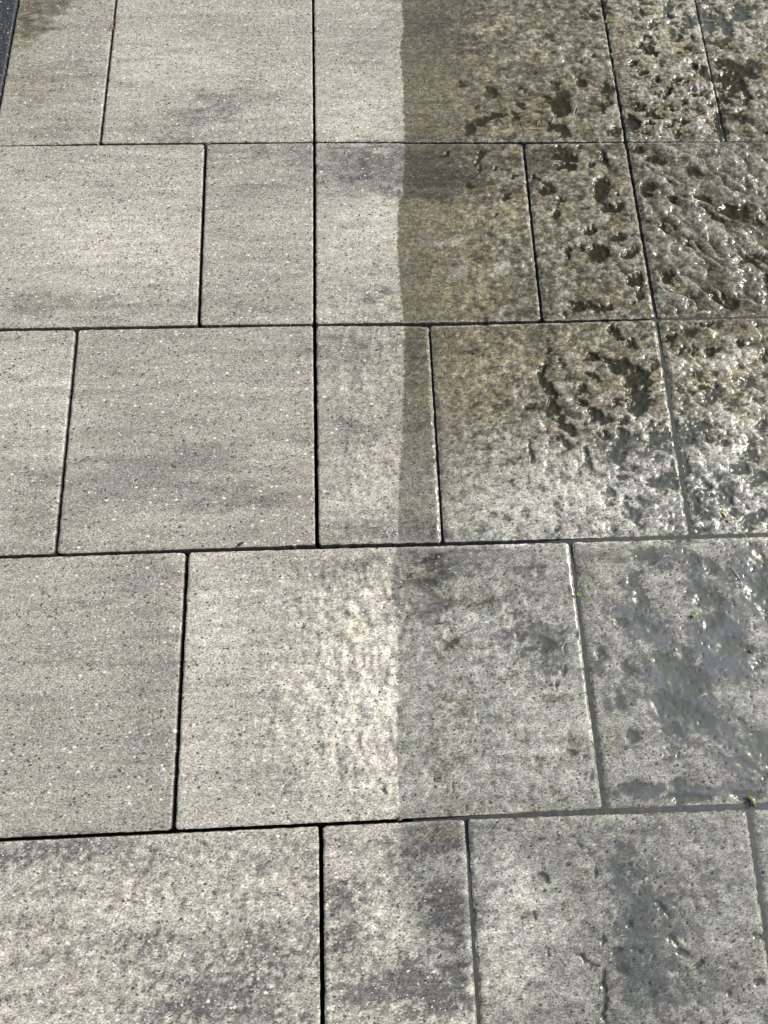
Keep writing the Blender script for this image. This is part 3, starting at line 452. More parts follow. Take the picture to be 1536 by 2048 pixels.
def slab(name, c, base, seed, step, gap, label, wetedge=0.5):
    """c: joint-centre corners TL TR BR BL in metres; gap: half joint widths (left, top, right, bottom) in mm"""
    TL, TR, BR, BL = [np.array(q, float) for q in c]
    gl, gt, gr_, gb = [q/1000 for q in gap]
    TL = TL+(gl, -gt); TR = TR+(-gr_, -gt); BR = BR+(-gr_, gb); BL = BL+(gl, gb)
    Lx = (np.linalg.norm(TR-TL)+np.linalg.norm(BR-BL))/2; Ly = (np.linalg.norm(TL-BL)+np.linalg.norm(TR-BR))/2
    u = axis(Lx, step); v = axis(Ly, step); U, Vv = np.meshgrid(u, v)
    # distance to edges and rounded corners, in local metric
    lx, ly = U*Lx, Vv*Ly
    R = .0055
    def rnd(lx, ly, cx, cy, sx, sy):
        ax = (lx-cx)*sx; ay = (ly-cy)*sy
        m = (ax > 0) & (ay > 0)
        if not m.any(): return lx, ly
        q = np.maximum(ax, ay); d = np.hypot(ax, ay); k = np.where((d > 0) & m, q/np.maximum(d, 1e-9), 1)
        return np.where(m, cx+sx*ax*k, lx), np.where(m, cy+sy*ay*k, ly)
    for cx, sx in ((R, -1), (Lx-R, 1)):
        for cy, sy in ((R, -1), (Ly-R, 1)): lx, ly = rnd(lx, ly, cx, cy, sx, sy)
    # distance to rounded outline
    qx = np.maximum(np.abs(lx-Lx/2)-(Lx/2-R), 0); qy = np.maximum(np.abs(ly-Ly/2)-(Ly/2-R), 0)
    ins = np.minimum(np.minimum(lx, Lx-lx), np.minimum(ly, Ly-ly))
    d = np.where((qx > 0) & (qy > 0), R-np.hypot(qx, qy), ins); d = np.maximum(d, 0)
    U2, V2 = (lx/Lx)[..., None], (ly/Ly)[..., None]
    P = (BL*(1-U2)+BR*U2)*(1-V2)+(TL*(1-U2)+TR*U2)*V2
    x, y = P[..., 0], P[..., 1]
    # worn, slightly wavy arrises
    fall = np.clip(1-d/.010, 0, 1)
    am = .0008+.0006*wetedge
    x = x+fall*am*fb(y*60, x*20, 201+seed, 3, .6); y = y+fall*am*fb(x*60, y*20, 231+seed, 3, .6)
    h, tone, wet, alg, silt, hue, grey, hole = fields(x, y, base, seed)
    h = h*np.clip(d/.006, 0.25, 1)
    cw = .0026+.0034*wet; ch = np.clip(1-d/cw, 0, 1)
    chip = np.clip(fb(x*130, y*130, 251+seed, 2)-.25, 0, 1)*np.clip(1-d/.006, 0, 1)*2.2*(0.5+wetedge)
    lift = (.5*pn(np.array([seed*3.7]), np.array([.5]), 9)[0]+.35*(lx/Lx-.5)*(1 if seed % 2 else -1))*(1-wetedge)
    z = (h+lift-(1.4+1.3*wet)*ch**1.3-chip)/1000
    # faces at the arris are paler; on wet slabs the sky's reflection is painted in
    alg = alg*(1-.8*ch); tone = tone*(1+.10*ch+.45*ch*wet)
    ny, nx = x.shape
    idx = np.arange(nx*ny).reshape(ny, nx)
    F = np.stack([idx[:-1, :-1], idx[:-1, 1:], idx[1:, 1:], idx[1:, :-1]], -1).reshape(-1, 4)
    ring = np.concatenate([idx[0, :-1], idx[:-1, -1], idx[-1, :0:-1], idx[:0:-1, 0]])
    V = np.stack([x.ravel(), y.ravel(), z.ravel()], 1)
    n0 = len(V); top = V[ring].copy(); bot = top.copy(); bot[:, 2] = -.042
    V = np.concatenate([V, top, bot]); k = len(ring); a = np.arange(k); b_ = (a+1) % k
    FS = np.stack([n0+a, n0+k+a, n0+k+b_, n0+b_], 1)
    F = np.concatenate([F, FS, ])
    cen = (TL+TR+BR+BL)/4
    o = link(name, V, F, MC, True, (cen[0], cen[1], 0))
    me = o.data
    def pad(q, f=1.0): q = q.ravel(); return np.concatenate([q, q[ring]*f, q[ring]*f*.8])
    A = np.stack([pad(tone, .6), pad(wet), pad(alg), pad(silt, 0)], 1).astype(np.float32); B = np.stack([pad(hue), pad(grey), pad(hole, 0), pad(np.maximum(filmf(*survey(x, y)), ss(0, .3, ch)))], 1).astype(np.float32)
    for nm, D in (('fa', A), ('fb', B)):
        at = me.attributes.new(nm, 'FLOAT_COLOR', 'POINT'); at.data.foreach_set('color', D.ravel())
    return tag(o, label, 'paving slab', 'concrete slabs laid in courses')

# ------------------------------------------------------------------ the slabs
def jl(p, q, y):
    a, b = g(*p), g(*q); return a[0]+(b[0]-a[0])*(y-a[1])/(b[1]-a[1])
J = {0: [((37, 0), (0, 205)), ((232, 0), (200, 287)), ((626, 0), (628.6, 284)), ((1205, 0), (1253, 282)), ((1391.7, 0), (1453, 281)), 1.21],
     1: [-.803, ((411, 287), (397, 652)), ((628.6, 284), (629, 649)), ((1047, 285), (1085, 642)), ((1253, 282), (1314, 637)), 1.205],
     2: [-.803, ((154, 657), (110, 1110)), ((629, 649), (634, 1092)), ((859, 649), (886, 1086)), ((1314, 637), (1383, 1072)), 1.0],
     3: [-.61, ((374, 1101.6), (346, 1664)), ((1141, 1081), (1211, 1622)), 1.0],
     4: [-.6, ((641.5, 1649), (645, 2048)), ((932, 1635), (958, 2048)), ((1497, 1615), (1537, 1890)), .80]}
ROWP = [None, [(0, 291.8), (200, 287), (411, 287), (628.6, 284), (1047, 285), (1253, 282), (1453, 282)], [(0, 659), (154, 657), (396, 652), (629, 649), (859, 649), (1085, 642), (1314, 637), (1536, 632)],
        [(0, 1115), (110, 1110), (374, 1101.6), (634, 1092), (886, 1086), (1141, 1081), (1383, 1072), (1536, 1069)], [(0, 1681), (345, 1664), (641.5, 1649), (932, 1635), (1211, 1622), (1497, 1615), (1536, 1613)], None]
RP = []
for q in ROWP:
    RP.append(None if q is None else np.array([g(*a) for a in q]))
def rowy(k, x):
    if RP[k] is None: return ROWY[k]
    return float(np.interp(x, RP[k][:, 0], RP[k][:, 1]))
def joint_x(e, y): return e if isinstance(e, float) else jl(e[0], e[1], y)
SL = {  # base tone, step mm, half gaps l t r b, label
 (0, 0): (.92, 4, (2.2, 2, 2.6, 1.4), 'brown-stained dry slab squeezed against the dark speckled edging'),
 (0, 1): (1.0, 4, (2.6, 2, 2.6, 1.4), 'smooth pale dry slab in the farthest course, with one black dot near its lower edge'),
 (0, 2): (1.0, 2.6, (2.4, 2, 3.2, 1.6), 'wide slab of the farthest course, dry left third, wet olive remainder with pits in its lower right'),
 (0, 3): (1.1, 2.2, (3.2, 2, 2.2, 1.6), 'narrow heavily pitted wet slab with a broken bottom right corner and scattered pine needles'),
 (0, 4): (1.1, 2.6, (2.2, 2, 3, 1.6), 'wet slab in the far right corner, flooded with grey and olive water'),
 (1, 0): (1.02, 4, (3, 1.4, 3.0, 2.6), 'large even pale dry slab at the left edge of the second course from the top'),
 (1, 1): (.92, 4, (3.0, 1.6, 2.8, 2.6), 'narrow dry slab with a darker purplish upper edge, left of the long straight joint'),
 (1, 2): (.98, 2.6, (2.8, 1.6, 2.6, 2.6), 'slab crossed by the wet line, with a dark purplish band along its top'),
 (1, 3): (1.0, 2.2, (3.0, 1.8, 3.2, 2.2), 'narrow wet slab dotted with round olive puddles'),
 (1, 4): (.92, 2.2, (3.2, 1.6, 3, 2.2), 'wet slab with glistening diagonal ridges at the right edge'),
 (2, 0): (.96, 4, (3, 2.6, 3.0, 2.6), 'dry slab cut off by the left edge of the middle course'),
 (2, 1): (.87, 3.6, (3.0, 2.6, 3.2, 2.6), 'large square dry slab with a faint purplish shade in its lower half'),
 (2, 2): (.89, 2.8, (3.2, 2.6, 2.2, 2.2), 'narrow slab split by the wet line, mostly dry with a strip of wet on its right'),
 (2, 3): (1.05, 2.2, (2.2, 2.2, 2.8, 2.4), 'big wet slab holding the largest olive puddle'),
 (2, 4): (1.1, 2.2, (2.8, 2.2, 3, 2.6), 'rough wet slab at the right edge covered in ragged grey puddles'),
 (3, 0): (.88, 4, (3, 2.6, 3.2, 2.8), 'plain grey dry slab at the left edge of the fourth course'),
 (3, 1): (1.12, 2.8, (3.2, 2.6, 2.8, 2.8), 'brightest and widest slab, left half dry cream, right half wet grey'),
 (3, 2): (1.1, 2.4, (3.0, 2.8, 3, 3.2), 'wet slab with broad smooth slate-grey puddles and pin holes'),
 (4, 0): (1.0, 3.4, (3, 2.8, 3.2, 3), 'mottled dry slab in the near left corner with brown streaks'),
 (4, 1): (1.0, 3.0, (3.2, 2.8, 2.6, 3), 'narrow slab blotched with charcoal patches at the near edge'),
 (4, 2): (.94, 2.6, (2.6, 2.8, 3.0, 3), 'wet bluish grey slab with curved grooves at the near edge'),
 (4, 3): (1.0, 3.2, (3.0, 3.2, 3, 3), 'sliver of a wet slab in the near right corner')}
for (r, k), (base, step, gap, label) in SL.items():
    es = J[r]
    def cor(e, rr):
        xx = joint_x(e, ROWY[rr]); return (joint_x(e, rowy(rr, xx)), rowy(rr, xx))
    c = [cor(es[k], r), cor(es[k+1], r), cor(es[k+1], r+1), cor(es[k], r+1)]
    slab('paving_slab', c, base, r*7+k, step/1000, gap, label, 0.15 if k < 2 or (r == 3 and k == 0) else .7)

# dark edging slab, top left
xa, xb = joint_x(J[0][0], .4), joint_x(J[0][0], -.005)
def edging():
    V = []; F = []
    o_ = [(-.95, .40), (xa-.0025, .40), (xb-.0025, .002), (-.95, .002)]
    b = .002
    inn = [(-.95+b, .40-b), (xa-.0025-b, .40-b), (xb-.0025-b, .002+b), (-.95+b, .002+b)]
    V = [(*p, .001) for p in inn]+[(*p, -.001) for p in o_]+[(*p, -.042) for p in o_]
    F = [(3, 2, 1, 0)]
    for s in (0, 4):
        for i in range(4): j = (i+1) % 4; F.append((s+i, s+j, s+4+j, s+4+i))
    o = link('edging_slab', V, F, M_GRAN, False, (-.8, .2, 0))
    return tag(o, 'black speckled stone slab in the far left corner beside the stained slab', 'stone slab')
edging()

# ------------------------------------------------------------------ setting
g_ = link('ground', [(-60, -60, -.040), (60, -60, -.040), (60, 60, -.040), (-60, 60, -.040)], [(0, 1, 2, 3)], M_SAND, False); g_['kind'] = 'structure'
# the terrace goes on around the surveyed part
def more_paving():
    V = []; F = []
    rnd_ = random.Random(3)
    def add(x0, x1, y0, y1):
        if x1-x0 < .03: return
        a = .003; x0 += a; x1 -= a; y0 += a; y1 -= a; n = len(V); b = .003; z = 0.0
        for (xx0, xx1, yy0, yy1, zz) in ((x0+b, x1-b, y0+b, y1-b, z), (x0, x1, y0, y1, z-.0015), (x0, x1, y0, y1, -.038)):
            V.extend([(xx0, yy0, zz), (xx1, yy0, zz), (xx1, yy1, zz), (xx0, yy1, zz)])
        F.append((n, n+1, n+2, n+3))
        for s in (0, 4):
            for i in range(4): j = (i+1) % 4; F.append((n+s+j, n+s+i, n+s+4+i, n+s+4+j))
    for r in range(-9, 14):
        y1 = .4-.4*r; y0 = y1-.4
        x = -4.4-rnd_.choice([0, .2, .4])
        inside = 0 <= r <= 4
        lo = {0: -.95, 1: -.803, 2: -.803, 3: -.61, 4: -.6}.get(r); hi = {0: 1.21, 1: 1.205, 2: 1.0, 3: 1.0, 4: .80}.get(r)
        while x < 4.6:
            w = rnd_.choice([.2, .4, .4, .6]); x1 = x+w
            if inside:
                if x < lo < x1: x1 = lo
                if x >= lo-1e-6 and x < hi: x = hi; continue
            add(x, x1, y0+.0, y1); x = x1
    o = link('pavement', V, F, MC, False); o['kind'] = 'structure'
    me = o.data; n = len(V); P = np.array(V)
    wet = ss(-.02, .06, P[:, 0]-.14-.0*P[:, 1])
    A = np.stack([np.full(n, 1.0), wet, .35*wet, np.zeros(n)], 1).astype(np.float32); B = np.stack([np.full(n, .5), np.full(n, .5), np.zeros(n), np.zeros(n)], 1).astype(np.float32)
    for nm, D in (('fa', A), ('fb', B)):
        at = me.attributes.new(nm, 'FLOAT_COLOR', 'POINT'); at.data.foreach_set('color', D.ravel())
more_paving()

# standing water: one sheet in the hollows and flooded joints, kept only where it lies above the slabs
def water():
    st = .0026
    xs = np.arange(.13, .99, st); ys = np.arange(-1.50, .40, st); X, Y = np.meshgrid(xs, ys)
    h, pool, hole, px, py, rel = relief(X, Y)
    # distance to joints
    D = np.full(X.shape, 9.); row = np.zeros(X.shape, int)
    for k in range(6):
        yy = np.interp(X, RP[k][:, 0], RP[k][:, 1]) if RP[k] is not None else np.full(X.shape, ROWY[k])
        D = np.minimum(D, np.abs(Y-yy)); row += (Y < yy)
    for r in range(5):
        m = row == r+1
        for e in J[r]:
            if isinstance(e, float): continue
            a, b = g(*e[0]), g(*e[1]); xx = a[0]+(b[0]-a[0])*(Y-a[1])/(b[1]-a[1])
            D = np.where(m, np.minimum(D, np.abs(X-xx)), D)
    flood = ss(1030, 1320, px+0.35*(py-900)+30*pn(X*14, Y*14, 3))          # how full the joints stand
    lev = -.85*np.ones_like(X)
    nearj = ss(.012, .0055, D)
    deepj = -7.5*(1-flood)-1.0*flood
    lev = lev*(1-nearj)+nearj*np.minimum(lev, deepj)
    lev += .05*pn(X*90, Y*90, 7)
    hh = np.where(D < .003, -40, h*np.clip((D-.003)/.006, .25, 1)-1.5*np.clip(1-(D-.003)/.003, 0, 1)**1.4)
    wet = wetf(px, py)
    ok = (lev > hh-.25) & (wet > .6) & ((px > 870) | (D < .006))
    # tiny specks out
    idx = np.arange(X.size).reshape(X.shape)
    q = ok[:-1, :-1] | ok[1:, 1:] | ok[:-1, 1:] | ok[1:, :-1]
    F = np.stack([idx[:-1, :-1], idx[:-1, 1:], idx[1:, 1:], idx[1:, :-1]], -1)[q]
    used = np.unique(F); rem = np.zeros(X.size, int); rem[used] = np.arange(len(used))
    V = np.stack([X.ravel(), Y.ravel(), lev.ravel()/1000], 1)[used]
    o = link('water', V, rem[F], MW, True); o['kind'] = 'structure'
    # mud standing in the flooded joints
    okj = (D < .0075) & (wet > .3)
    q = okj[:-1, :-1] & okj[1:, 1:] & okj[:-1, 1:] & okj[1:, :-1]
    F = np.stack([idx[:-1, :-1], idx[:-1, 1:], idx[1:, 1:], idx[1:, :-1]], -1)[q]
    used = np.unique(F); rem = np.zeros(X.size, int); rem[used] = np.arange(len(used))
    mud = np.where(flood > .02, lev-1.6-9*(1-flood)**2, -18)+.5*pn(X*120, Y*120, 9)
    V = np.stack([X.ravel(), Y.ravel(), mud.ravel()/1000], 1)[used]
    o = link('silt', V, rem[F], M_MUD, True); o['kind'] = 'stuff'
    tag(o, 'dark grey silt filling the flooded joints on the right', 'silt')
water()

# ------------------------------------------------------------------ small things lying on the slabs
def hgt(x, y):
    h = relief(np.array([x]), np.array([y]))[0][0]
    return max(h, -.85)/1000
def tube(pts, rad, mat, name, n=6, flat=1.0):
    """pts in local metres; rad list"""
    V = []; F = []; P = [np.array(p, float) for p in pts]
    for i, p in enumerate(P):
        d = P[min(i+1, len(P)-1)]-P[max(i-1, 0)]; d /= np.linalg.norm(d)
        s = np.cross(d, (0, 0, 1)); s /= max(np.linalg.norm(s), 1e-9); u = np.cross(s, d)
        for k in range(n):
            a = 2*math.pi*k/n; V.append(p+rad[i]*(math.cos(a)*s+math.sin(a)*u*flat))
    for i in range(len(P)-1):
        for k in range(n): F.append((i*n+k, i*n+(k+1) % n, (i+1)*n+(k+1) % n, (i+1)*n+k))
    F.append(tuple(range(n))[::-1]); F.append(tuple(range((len(P)-1)*n, len(P)*n)))
    return V, F
def strand(p0, p1, bend, w, mat, name, label, cat, group=None, lift=.0012):
    """thin needle between two surveyed points; bend = sideways bow as a fraction of its length"""
    a, b = g(*p0), g(*p1); L = np.linalg.norm(b-a); dirv = (b-a)/L; nrm = np.array([-dirv[1], dirv[0]])
    c = (a+b)/2; pts = []; rad = []
    for i in range(9):
        t = i/8; q = a+(b-a)*t+nrm*bend*L*4*t*(1-t)
        z = hgt(*q)+w*.5+lift*(0.6+0.6*math.sin(t*3.1))
        pts.append((q[0], q[1], z)); rad.append(w/2*(.35+.65*math.sin(math.pi*min(.95, .12+.8*t))))
    zs = [p[2] for p in pts]; m = max(zs)
    pts = [(p[0], p[1], .55*p[2]+.45*m) for p in pts]
    V, F = tube(pts, rad, mat, name)
    o = link(name, V, F, mat, True, (c[0], c[1], 0)); tag(o, label, cat, group); return o
NG = 'pine needles on the wet slabs'
ND = [((998, 235), (1012, 252), .05, M_NEED, 'straight tan needle by a crescent pit on the wide wet slab, leftmost needle of all'),
 ((1044, 246), (1051, 263), -.1, M_NEED, 'short dark-tipped needle between two pits at the bottom of the wide wet slab'),
 ((1058, 260), (1082, 258), .05, M_NEEDW, 'horizontal pale needle just above the joint, bottom of the wide wet slab'),
 ((1075, 256), (1080, 240), .1, M_NEED, 'faint upright needle above the horizontal pale one'),
 ((1103, 250), (1112, 231), .04, M_NEEDW, 'upright pale needle between the two big olive pits'),
 ((1146, 232), (1153, 212), .03, M_NEEDW, 'left needle of the parallel pair in the wide wet slab'),
 ((1153, 230), (1160, 212), .05, M_NEED, 'right needle of the parallel pair in the wide wet slab'),
 ((1170, 195), (1190, 194), .08, M_NEED, 'left needle of the orange bunch near the long upright joint'),
 ((1183, 191), (1204, 194), -.14, M_NEED, 'upper curved needle of the orange bunch near the long upright joint'),
 ((1188, 196), (1210, 196), .12, M_NEED, 'lower curved needle of the orange bunch near the long upright joint'),
 ((1226, 145), (1232, 135), .1, M_NEEDR, 'reddish needle sticking out of the upright joint, uppermost of two'),
 ((1230, 150), (1246, 156), .02, M_NEEDR, 'reddish needle lying right of the upright joint'),
 ((1246, 154), (1272, 151), .1, M_NEED, 'brown needle along the left side of the pitted slab'),
 ((1249, 176), (1266, 180), .06, M_NEEDW, 'left bleached needle of the small pile on the pitted slab'),
 ((1258, 181), (1278, 180), -.1, M_NEEDW, 'lowest bleached needle of the small pile on the pitted slab'),
 ((1262, 178), (1283, 163), .16, M_NEEDW, 'curved bleached needle rising from the small pile on the pitted slab'),
 ((1274, 184), (1281, 173), .03, M_NEEDW, 'short needle at the right end of the small pile'),
 ((1306, 160), (1318, 174), -.1, M_NEEDW, 'pale needle lying diagonally in the middle of the pitted slab'),
 ((1381, 178), (1388, 166), .03, M_NEEDR, 'left needle of two leaning at the broken slab corner'),
 ((1388, 174), (1394, 165), .05, M_NEEDW, 'right needle of two leaning at the broken slab corner'),
 ((1292, 8), (1307, 2), .1, M_NEEDW, 'short pale needle at the top of the pitted slab'),
 ((1405, 39), (1427, 42), -.1, M_NEEDW, 'long pale needle floating across the grey far puddle'),
 ((1423, 27), (1428, 21), .03, M_NEEDW, 'tiny white needle in the grey far puddle'),
 ((1416, 118), (1428, 104), -.22, M_NEEDW, 'hooked pale needle over the end of the narrow joint'),
 ((1222, 38), (1240, 36), -.18, M_NEEDW, 'arched pale needle beside the grass tuft in the joint'),
 ((1209, 48), (1222, 38), .05, M_NEEDW, 'pale needle crossing the joint under the grass tuft'),
 ((1242, 208), (1249, 221), .08, M_NEEDR, 'dark red needle hanging into the joint beside the pitted slab'),
 ((1376, 212), (1392, 217), -.1, M_NEEDW, 'yellowish needle on the flat scar at the broken corner'),
 ((1108, 324), (1124, 324), .02, M_NEEDW, 'pale straw across the twin olive puddle of the narrow wet slab'),
 ((1388, 741), (1391, 756), .05, M_NEED, 'orange-brown needle standing near the middle right puddles'),
 ((1328, 945), (1340, 920), .25, M_NEEDW, 'strongly curved pale husk beside the flooded joint'),
 ((1315, 1034), (1328, 1023), .05, M_NEEDR, 'brown flake-like needle above the long flooded joint'),
 ((1462, 1135), (1480, 1161), .03, M_NEEDW, 'long thin pale needle at the top of the slate-grey puddle slab'),
 ((1463, 1191), (1473, 1208), .02, M_NEEDR, 'dark needle below the long thin pale one'),
 ((1488, 1068), (1496, 1084), .02, M_NEEDW, 'faint pale needle just under the long flooded joint'),
 ((1125, 1298), (1138, 1283), .2, M_NEEDW, 'curled pale needle in a groove left of the flooded upright joint')]
for i, (a, b, bd, m, lb) in enumerate(ND):
    strand(a, b, bd, .0013 if i < 29 else .0012, m, 'pine_needle', lb, 'pine needle', NG)

def leafmesh(L, w, curl, n=6):
    V = []; F = []
    for i in range(n+1):
        t = i/n; ww = w*math.sin(math.pi*min(1, .06+.94*t))**.8*.5; x = L*t; z = curl*L*t*t
        V += [(x, -ww, z+ww*.35), (x, 0, z), (x, ww, z+ww*.35)]
    for i in range(n):
        a = i*3; F += [(a, a+3, a+4, a+1), (a+1, a+4, a+5, a+2)]
    return V, F
def sprout(p, leaves, mat, label, name='seedling', cat='seedling', z0=None, h=.004):
    """leaves: (angle deg, length mm, width mm, tilt deg)"""
    c = g(*p); V = []; F = []
    z0 = hgt(*c) if z0 is None else z0
    s, f = tube([(0, 0, -.006), (0.0003, 0, h*.5), (0, .0003, h)], [.0004, .0004, .0003], mat, '')
    V += [tuple(q) for q in s]; F += f
    for an, L, w, tl in leaves:
        v, ff = leafmesh(L/1000, w/1000, -.25); n = len(V); ca, sa = math.cos(math.radians(an)), math.sin(math.radians(an)); ct, st_ = math.cos(math.radians(tl)), math.sin(math.radians(tl))
        for x, y, z in v:
            x2 = x*ct-z*st_; z2 = x*st_+z*ct; V.append((x2*ca-y*sa, x2*sa+y*ca, z2+h))
        F += [tuple(n+k for k in q) for q in ff]
    V = [(a+c[0], b_+c[1], cc+z0) for a, b_, cc in V]
    o = link(name, V, F, mat, True, (c[0], c[1], z0)); return tag(o, label, cat, 'seedlings in the joints' if cat == 'seedling' else None)
sprout((1214, 44), [(20, 14, 1.2, 25), (60, 12, 1.1, 30), (100, 11, 1.1, 40), (35, 15, 1.0, 12), (-60, 9, 1.8, 20), (200, 7, 1.4, 30), (-30, 10, 1.6, 25), (80, 9, 1.6, 20)], M_LEAF, 'largest grass tuft, bright green, in the upright joint near the far edge', 'grass_tuft', 'grass tuft')
sprout((1223, 114), [(40, 6, 2.4, 20), (160, 6, 2.2, 20), (-80, 6, 2.2, 10), (100, 5, 2, 40)], M_LEAF, 'small green seedling in the upright joint, just below the grass tuft')
sprout((1225, 160), [(150, 7, 1.8, 15), (60, 5, 1.6, 30), (-60, 5, 1.5, 20)], M_PALE, 'pale green seedling hanging on the slab edge, third plant down the upright joint')
sprout((1199, 289), [(80, 4, 2.6, 30), (-20, 3, 2, 20)], M_PALE, 'yellow-green speck of a seedling under the far horizontal joint')
sprout((1268, 432), [(95, 9, 2.8, 35), (140, 8, 2.0, 10), (-80, 7, 1.5, 10), (20, 5, 2.4, 30), (-110, 8, 1.2, 10)], M_LEAF, 'two-leaved seedling in the joint beside the ridged slab')
sprout((1033, 308), [(60, 4, 2, 30), (170, 5, 1.8, 20)], M_PALE, 'faint pale seedling on the upper right edge of the slab with the purplish band')
sprout((1156, 1190), [(115, 5, 2.2, 30), (50, 5, 2.0, 30), (-10, 4, 2, 15), (185, 4, 2, 15), (-90, 3, 1.6, 20)], M_LEAF, 'star-shaped bright seedling in the flooded joint of the fourth course')
sprout((1032, 1075), [(70, 5, 2, 30), (130, 5, 2, 30), (10, 4, 1.6, 20)], M_PALE, 'faint green seedling on the edge of the long horizontal joint under the wet slab')
sprout((1113, 837), [(160, 5, 2.4, 20), (30, 5, 2.4, 20), (-70, 4, 2, 20)], M_LEAF, 'green seedling at the end of the long narrow olive puddle')
sprout((1414, 772), [(150, 7, 3.0, 15), (20, 6, 3.0, 20), (-30, 8, 2.6, 10), (90, 4, 2.4, 30)], M_PALE, 'glowing yellow-green seedling ringed by rippled water at the right edge')
sprout((1445, 1015), [(60, 6, 2.4, 15), (20, 5, 2.2, 25), (200, 4, 2, 10)], M_LEAF, 'small green seedling in a hollow above the yellow petal')
sprout((1388, 1233), [(35, 8, 5, 10), (150, 6, 4, 10), (-90, 4, 3, 10)], M_LEAF, 'broad-leaved green seedling at the side of the long slate-grey puddle')
# brown grass wisps in the left joint
strand((221, 45), (226, 62), .15, .001, M_NEEDR, 'grass_wisp', 'upper rust-brown grass wisp in the dry joint at the far left', 'grass wisp', 'rust wisps in the dry joint')
strand((229, 40), (219, 58), .10, .001, M_NEEDR, 'grass_wisp', 'rust-brown grass wisp crossing the upper one in the far left joint', 'grass wisp', 'rust wisps in the dry joint')
strand((226, 52), (223, 66), -.12, .001, M_NEEDR, 'grass_wisp', 'lowest rust-brown grass wisp in the far left joint', 'grass wisp', 'rust wisps in the dry joint')
strand((412, 291), (424, 290), .15, .001, M_NEEDW, 'straw', 'pale straw in the T-junction of joints on the dry side', 'straw')
# husks, seeds, twig, bud, petal
def pod(p, L, w, hgt_, ang, mat, name, label, cat, lift=.0, crease=.15, taper=.0):
    c = g(*p); z = hgt(*c)+lift; V = []; F = []; n = 10; m = 9
    ca, sa = math.cos(math.radians(ang)), math.sin(math.radians(ang))
    for i in range(m+1):
        t = i/m; x = (t-.5)*L; r = (math.sin(math.pi*(.03+.94*t)))**.75*(1-taper*t)
        for k in range(n):
            a = 2*math.pi*k/n; yy = math.cos(a)*w/2*r*(1+crease*math.cos(3*a)); zz = (math.sin(a)*.5+.5)*hgt_*r
            bow = .12*L*math.sin(math.pi*t)
            V.append((c[0]+x*ca-(yy+bow)*sa, c[1]+x*sa+(yy+bow)*ca, z+zz))
    for i in range(m):
        for k in range(n): F.append((i*n+k, i*n+(k+1) % n, (i+1)*n+(k+1) % n, (i+1)*n+k))
    F += [tuple(range(n))[::-1], tuple(range(m*n, m*n+n))]
    o = link(name, V, F, mat, True, (c[0], c[1], z)); return tag(o, label, cat)
pod((770, 1581), .0105, .0036, .002, -62, M_BROWN, 'seed_husk', 'small red-brown seed husk on the dry cream slab near the wet line', 'seed husk')
pod((483, 1090), .0125, .0042, .004, 32, M_BLACK, 'twig', 'short black twig propped over the long joint on the dry side', 'twig', .001)
pod((800, 1639), .008, .006, .004, 20, M_BROWN, 'soil_crumb', 'dark brown crumb stuck in the joint exactly at the wet line', 'soil crumb', .0)
pod((1447, 1030), .0115, .0034, .0024, -55, M_YEL, 'petal', 'bright yellow petal with a dark tip above the long flooded joint', 'petal', .0006)
pod((1454, 1043), .006, .0034, .002, -60, M_BROWN, 'seed_husk', 'dark husk touching the tip of the yellow petal', 'seed husk', .0004)
pod((1501, 1303), .006, .0034, .002, -60, M_BROWN, 'seed_husk', 'rust-red husk lying in the slate-grey puddle at the right edge', 'seed husk', .0006)
pod((1519, 1322), .005, .002, .0015, -60, M_WHITE, 'grit_chip', 'white chip of grit in the lower part of the slate-grey puddle', 'grit chip', .0004)
pod((1107, 1368), .006, .0026, .0016, 30, M_NEEDW, 'seed_husk', 'pale split husk in a little pit on the wet grey half of the widest slab', 'seed husk', .001)
pod((1351, 1300), .0045, .0042, .0022, 0, M_WHITE, 'grit_chip', 'round white chip above the biggest slate-grey puddle', 'grit chip', .0006)
pod((1415, 877), .008, .005, .003, -40, M_BROWN, 'bark_crumb', 'dark brown bark crumb in the swirl beside the flooded joint', 'bark crumb', .0004)
b0 = pod((1501, 1602), .0165, .0072, .0055, -58, M_BUD, 'leaf_bud', 'fat olive-green leaf bud with a red base at the near flooded joint', 'leaf bud', .0008, .08)
b1 = pod((1505.5, 1611), .006, .0052, .0056, -65, simple('bud_scale', (.20, .03, .02), .4, .5, n=200, c2=(.30, .10, .05), coat=.8), 'bud_scale', 'x', 'x', .0010, .1)
for k in ('label', 'category'): del b1[k]
b1['label'] = 'red scale at the base of the bud'
b1.parent = b0; b1.matrix_parent_inverse = b0.matrix_world.inverted(); b1.location = b1.location
b1.matrix_parent_inverse = __import__('mathutils').Matrix.Identity(4); b1.location = b1.location-b0.location
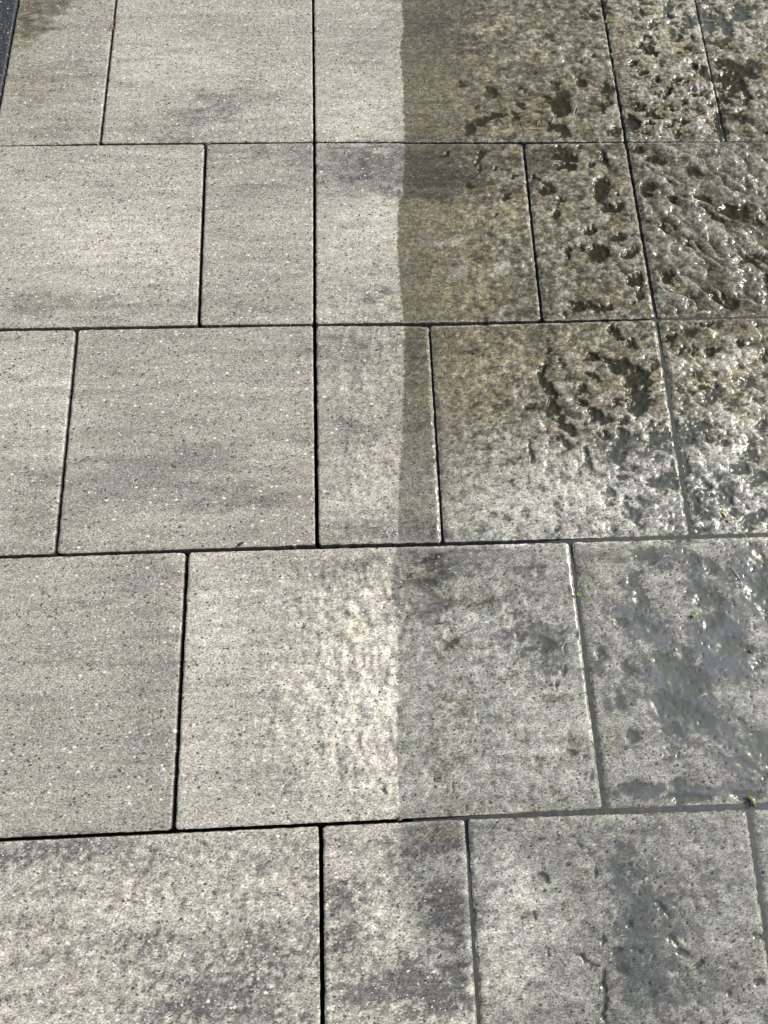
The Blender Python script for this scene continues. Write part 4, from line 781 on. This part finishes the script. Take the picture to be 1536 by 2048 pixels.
# pale stone shard at the broken corner
pod((1433, 203), .020, .0065, .005, -74, MC, 'stone_shard', 'tapering pale stone shard broken off the pitted slab corner', 'stone shard', -.0006, .2, .5)

# ------------------------------------------------------------------ tree beyond the far edge, mirrored in the olive puddles
def tree():
    r = np.random.RandomState(11)
    root = bpy.data.objects.new('broadleaf_tree', None); col_.objects.link(root); root.location = (2.7, 4.0, 0)
    tag(root, 'dark broadleaf tree beyond the far edge, seen only as the dark reflection in olive puddles', 'tree')
    V, F = tube([(0, 0, -.04), (.05, .03, 1.2), (-.03, .05, 2.4), (.02, 0, 3.6), (.1, -.1, 5.2)], [.16, .13, .11, .08, .03], None, '', 10)
    for an, z0, L in ((20, 2.2, 1.5), (140, 2.5, 1.4), (250, 2.7, 1.6), (320, 3.2, 1.2), (80, 3.5, 1.2), (200, 3.6, 1.1)):
        c, s_ = math.cos(math.radians(an)), math.sin(math.radians(an))
        v, f = tube([(0, 0, z0), (c*L*.4, s_*L*.4, z0+.5*L), (c*L, s_*L, z0+.9*L)], [.06, .04, .015], None, '', 7)
        n = len(V); V += v; F += [tuple(n+k for k in q) for q in f]
    o = link('trunk', V, F, simple('bark', (.06, .045, .03), .9, .2, n=30, c2=(.13, .10, .07)), True); o.parent = root
    # crown of leaf-sized faces gathered in clumps
    cl = []
    while len(cl) < 90:
        p = r.uniform(-1, 1, 3)
        if .35 < np.linalg.norm(p) < 1: cl.append(p*np.array([1.9, 1.8, 1.75])+np.array([0, 0, 4.7]))
    cl = np.array(cl); M = 15000
    c = cl[r.randint(0, len(cl), M)]+r.normal(0, .26, (M, 3))
    a = r.normal(0, 1, (M, 3)); a /= np.linalg.norm(a, axis=1)[:, None]; b = np.cross(a, r.normal(0, 1, (M, 3))); b /= np.linalg.norm(b, axis=1)[:, None]
    L = r.uniform(.07, .13, (M, 1)); w = L*.32
    Vv = np.stack([c-a*L*.5, c+b*w, c+a*L*.5, c-b*w], 1).reshape(-1, 3)
    o = link('crown', Vv, np.arange(M*4).reshape(M, 4), leafm('tree_leaf', (.030, .055, .015), (.07, .10, .03)), False); o.parent = root
tree()
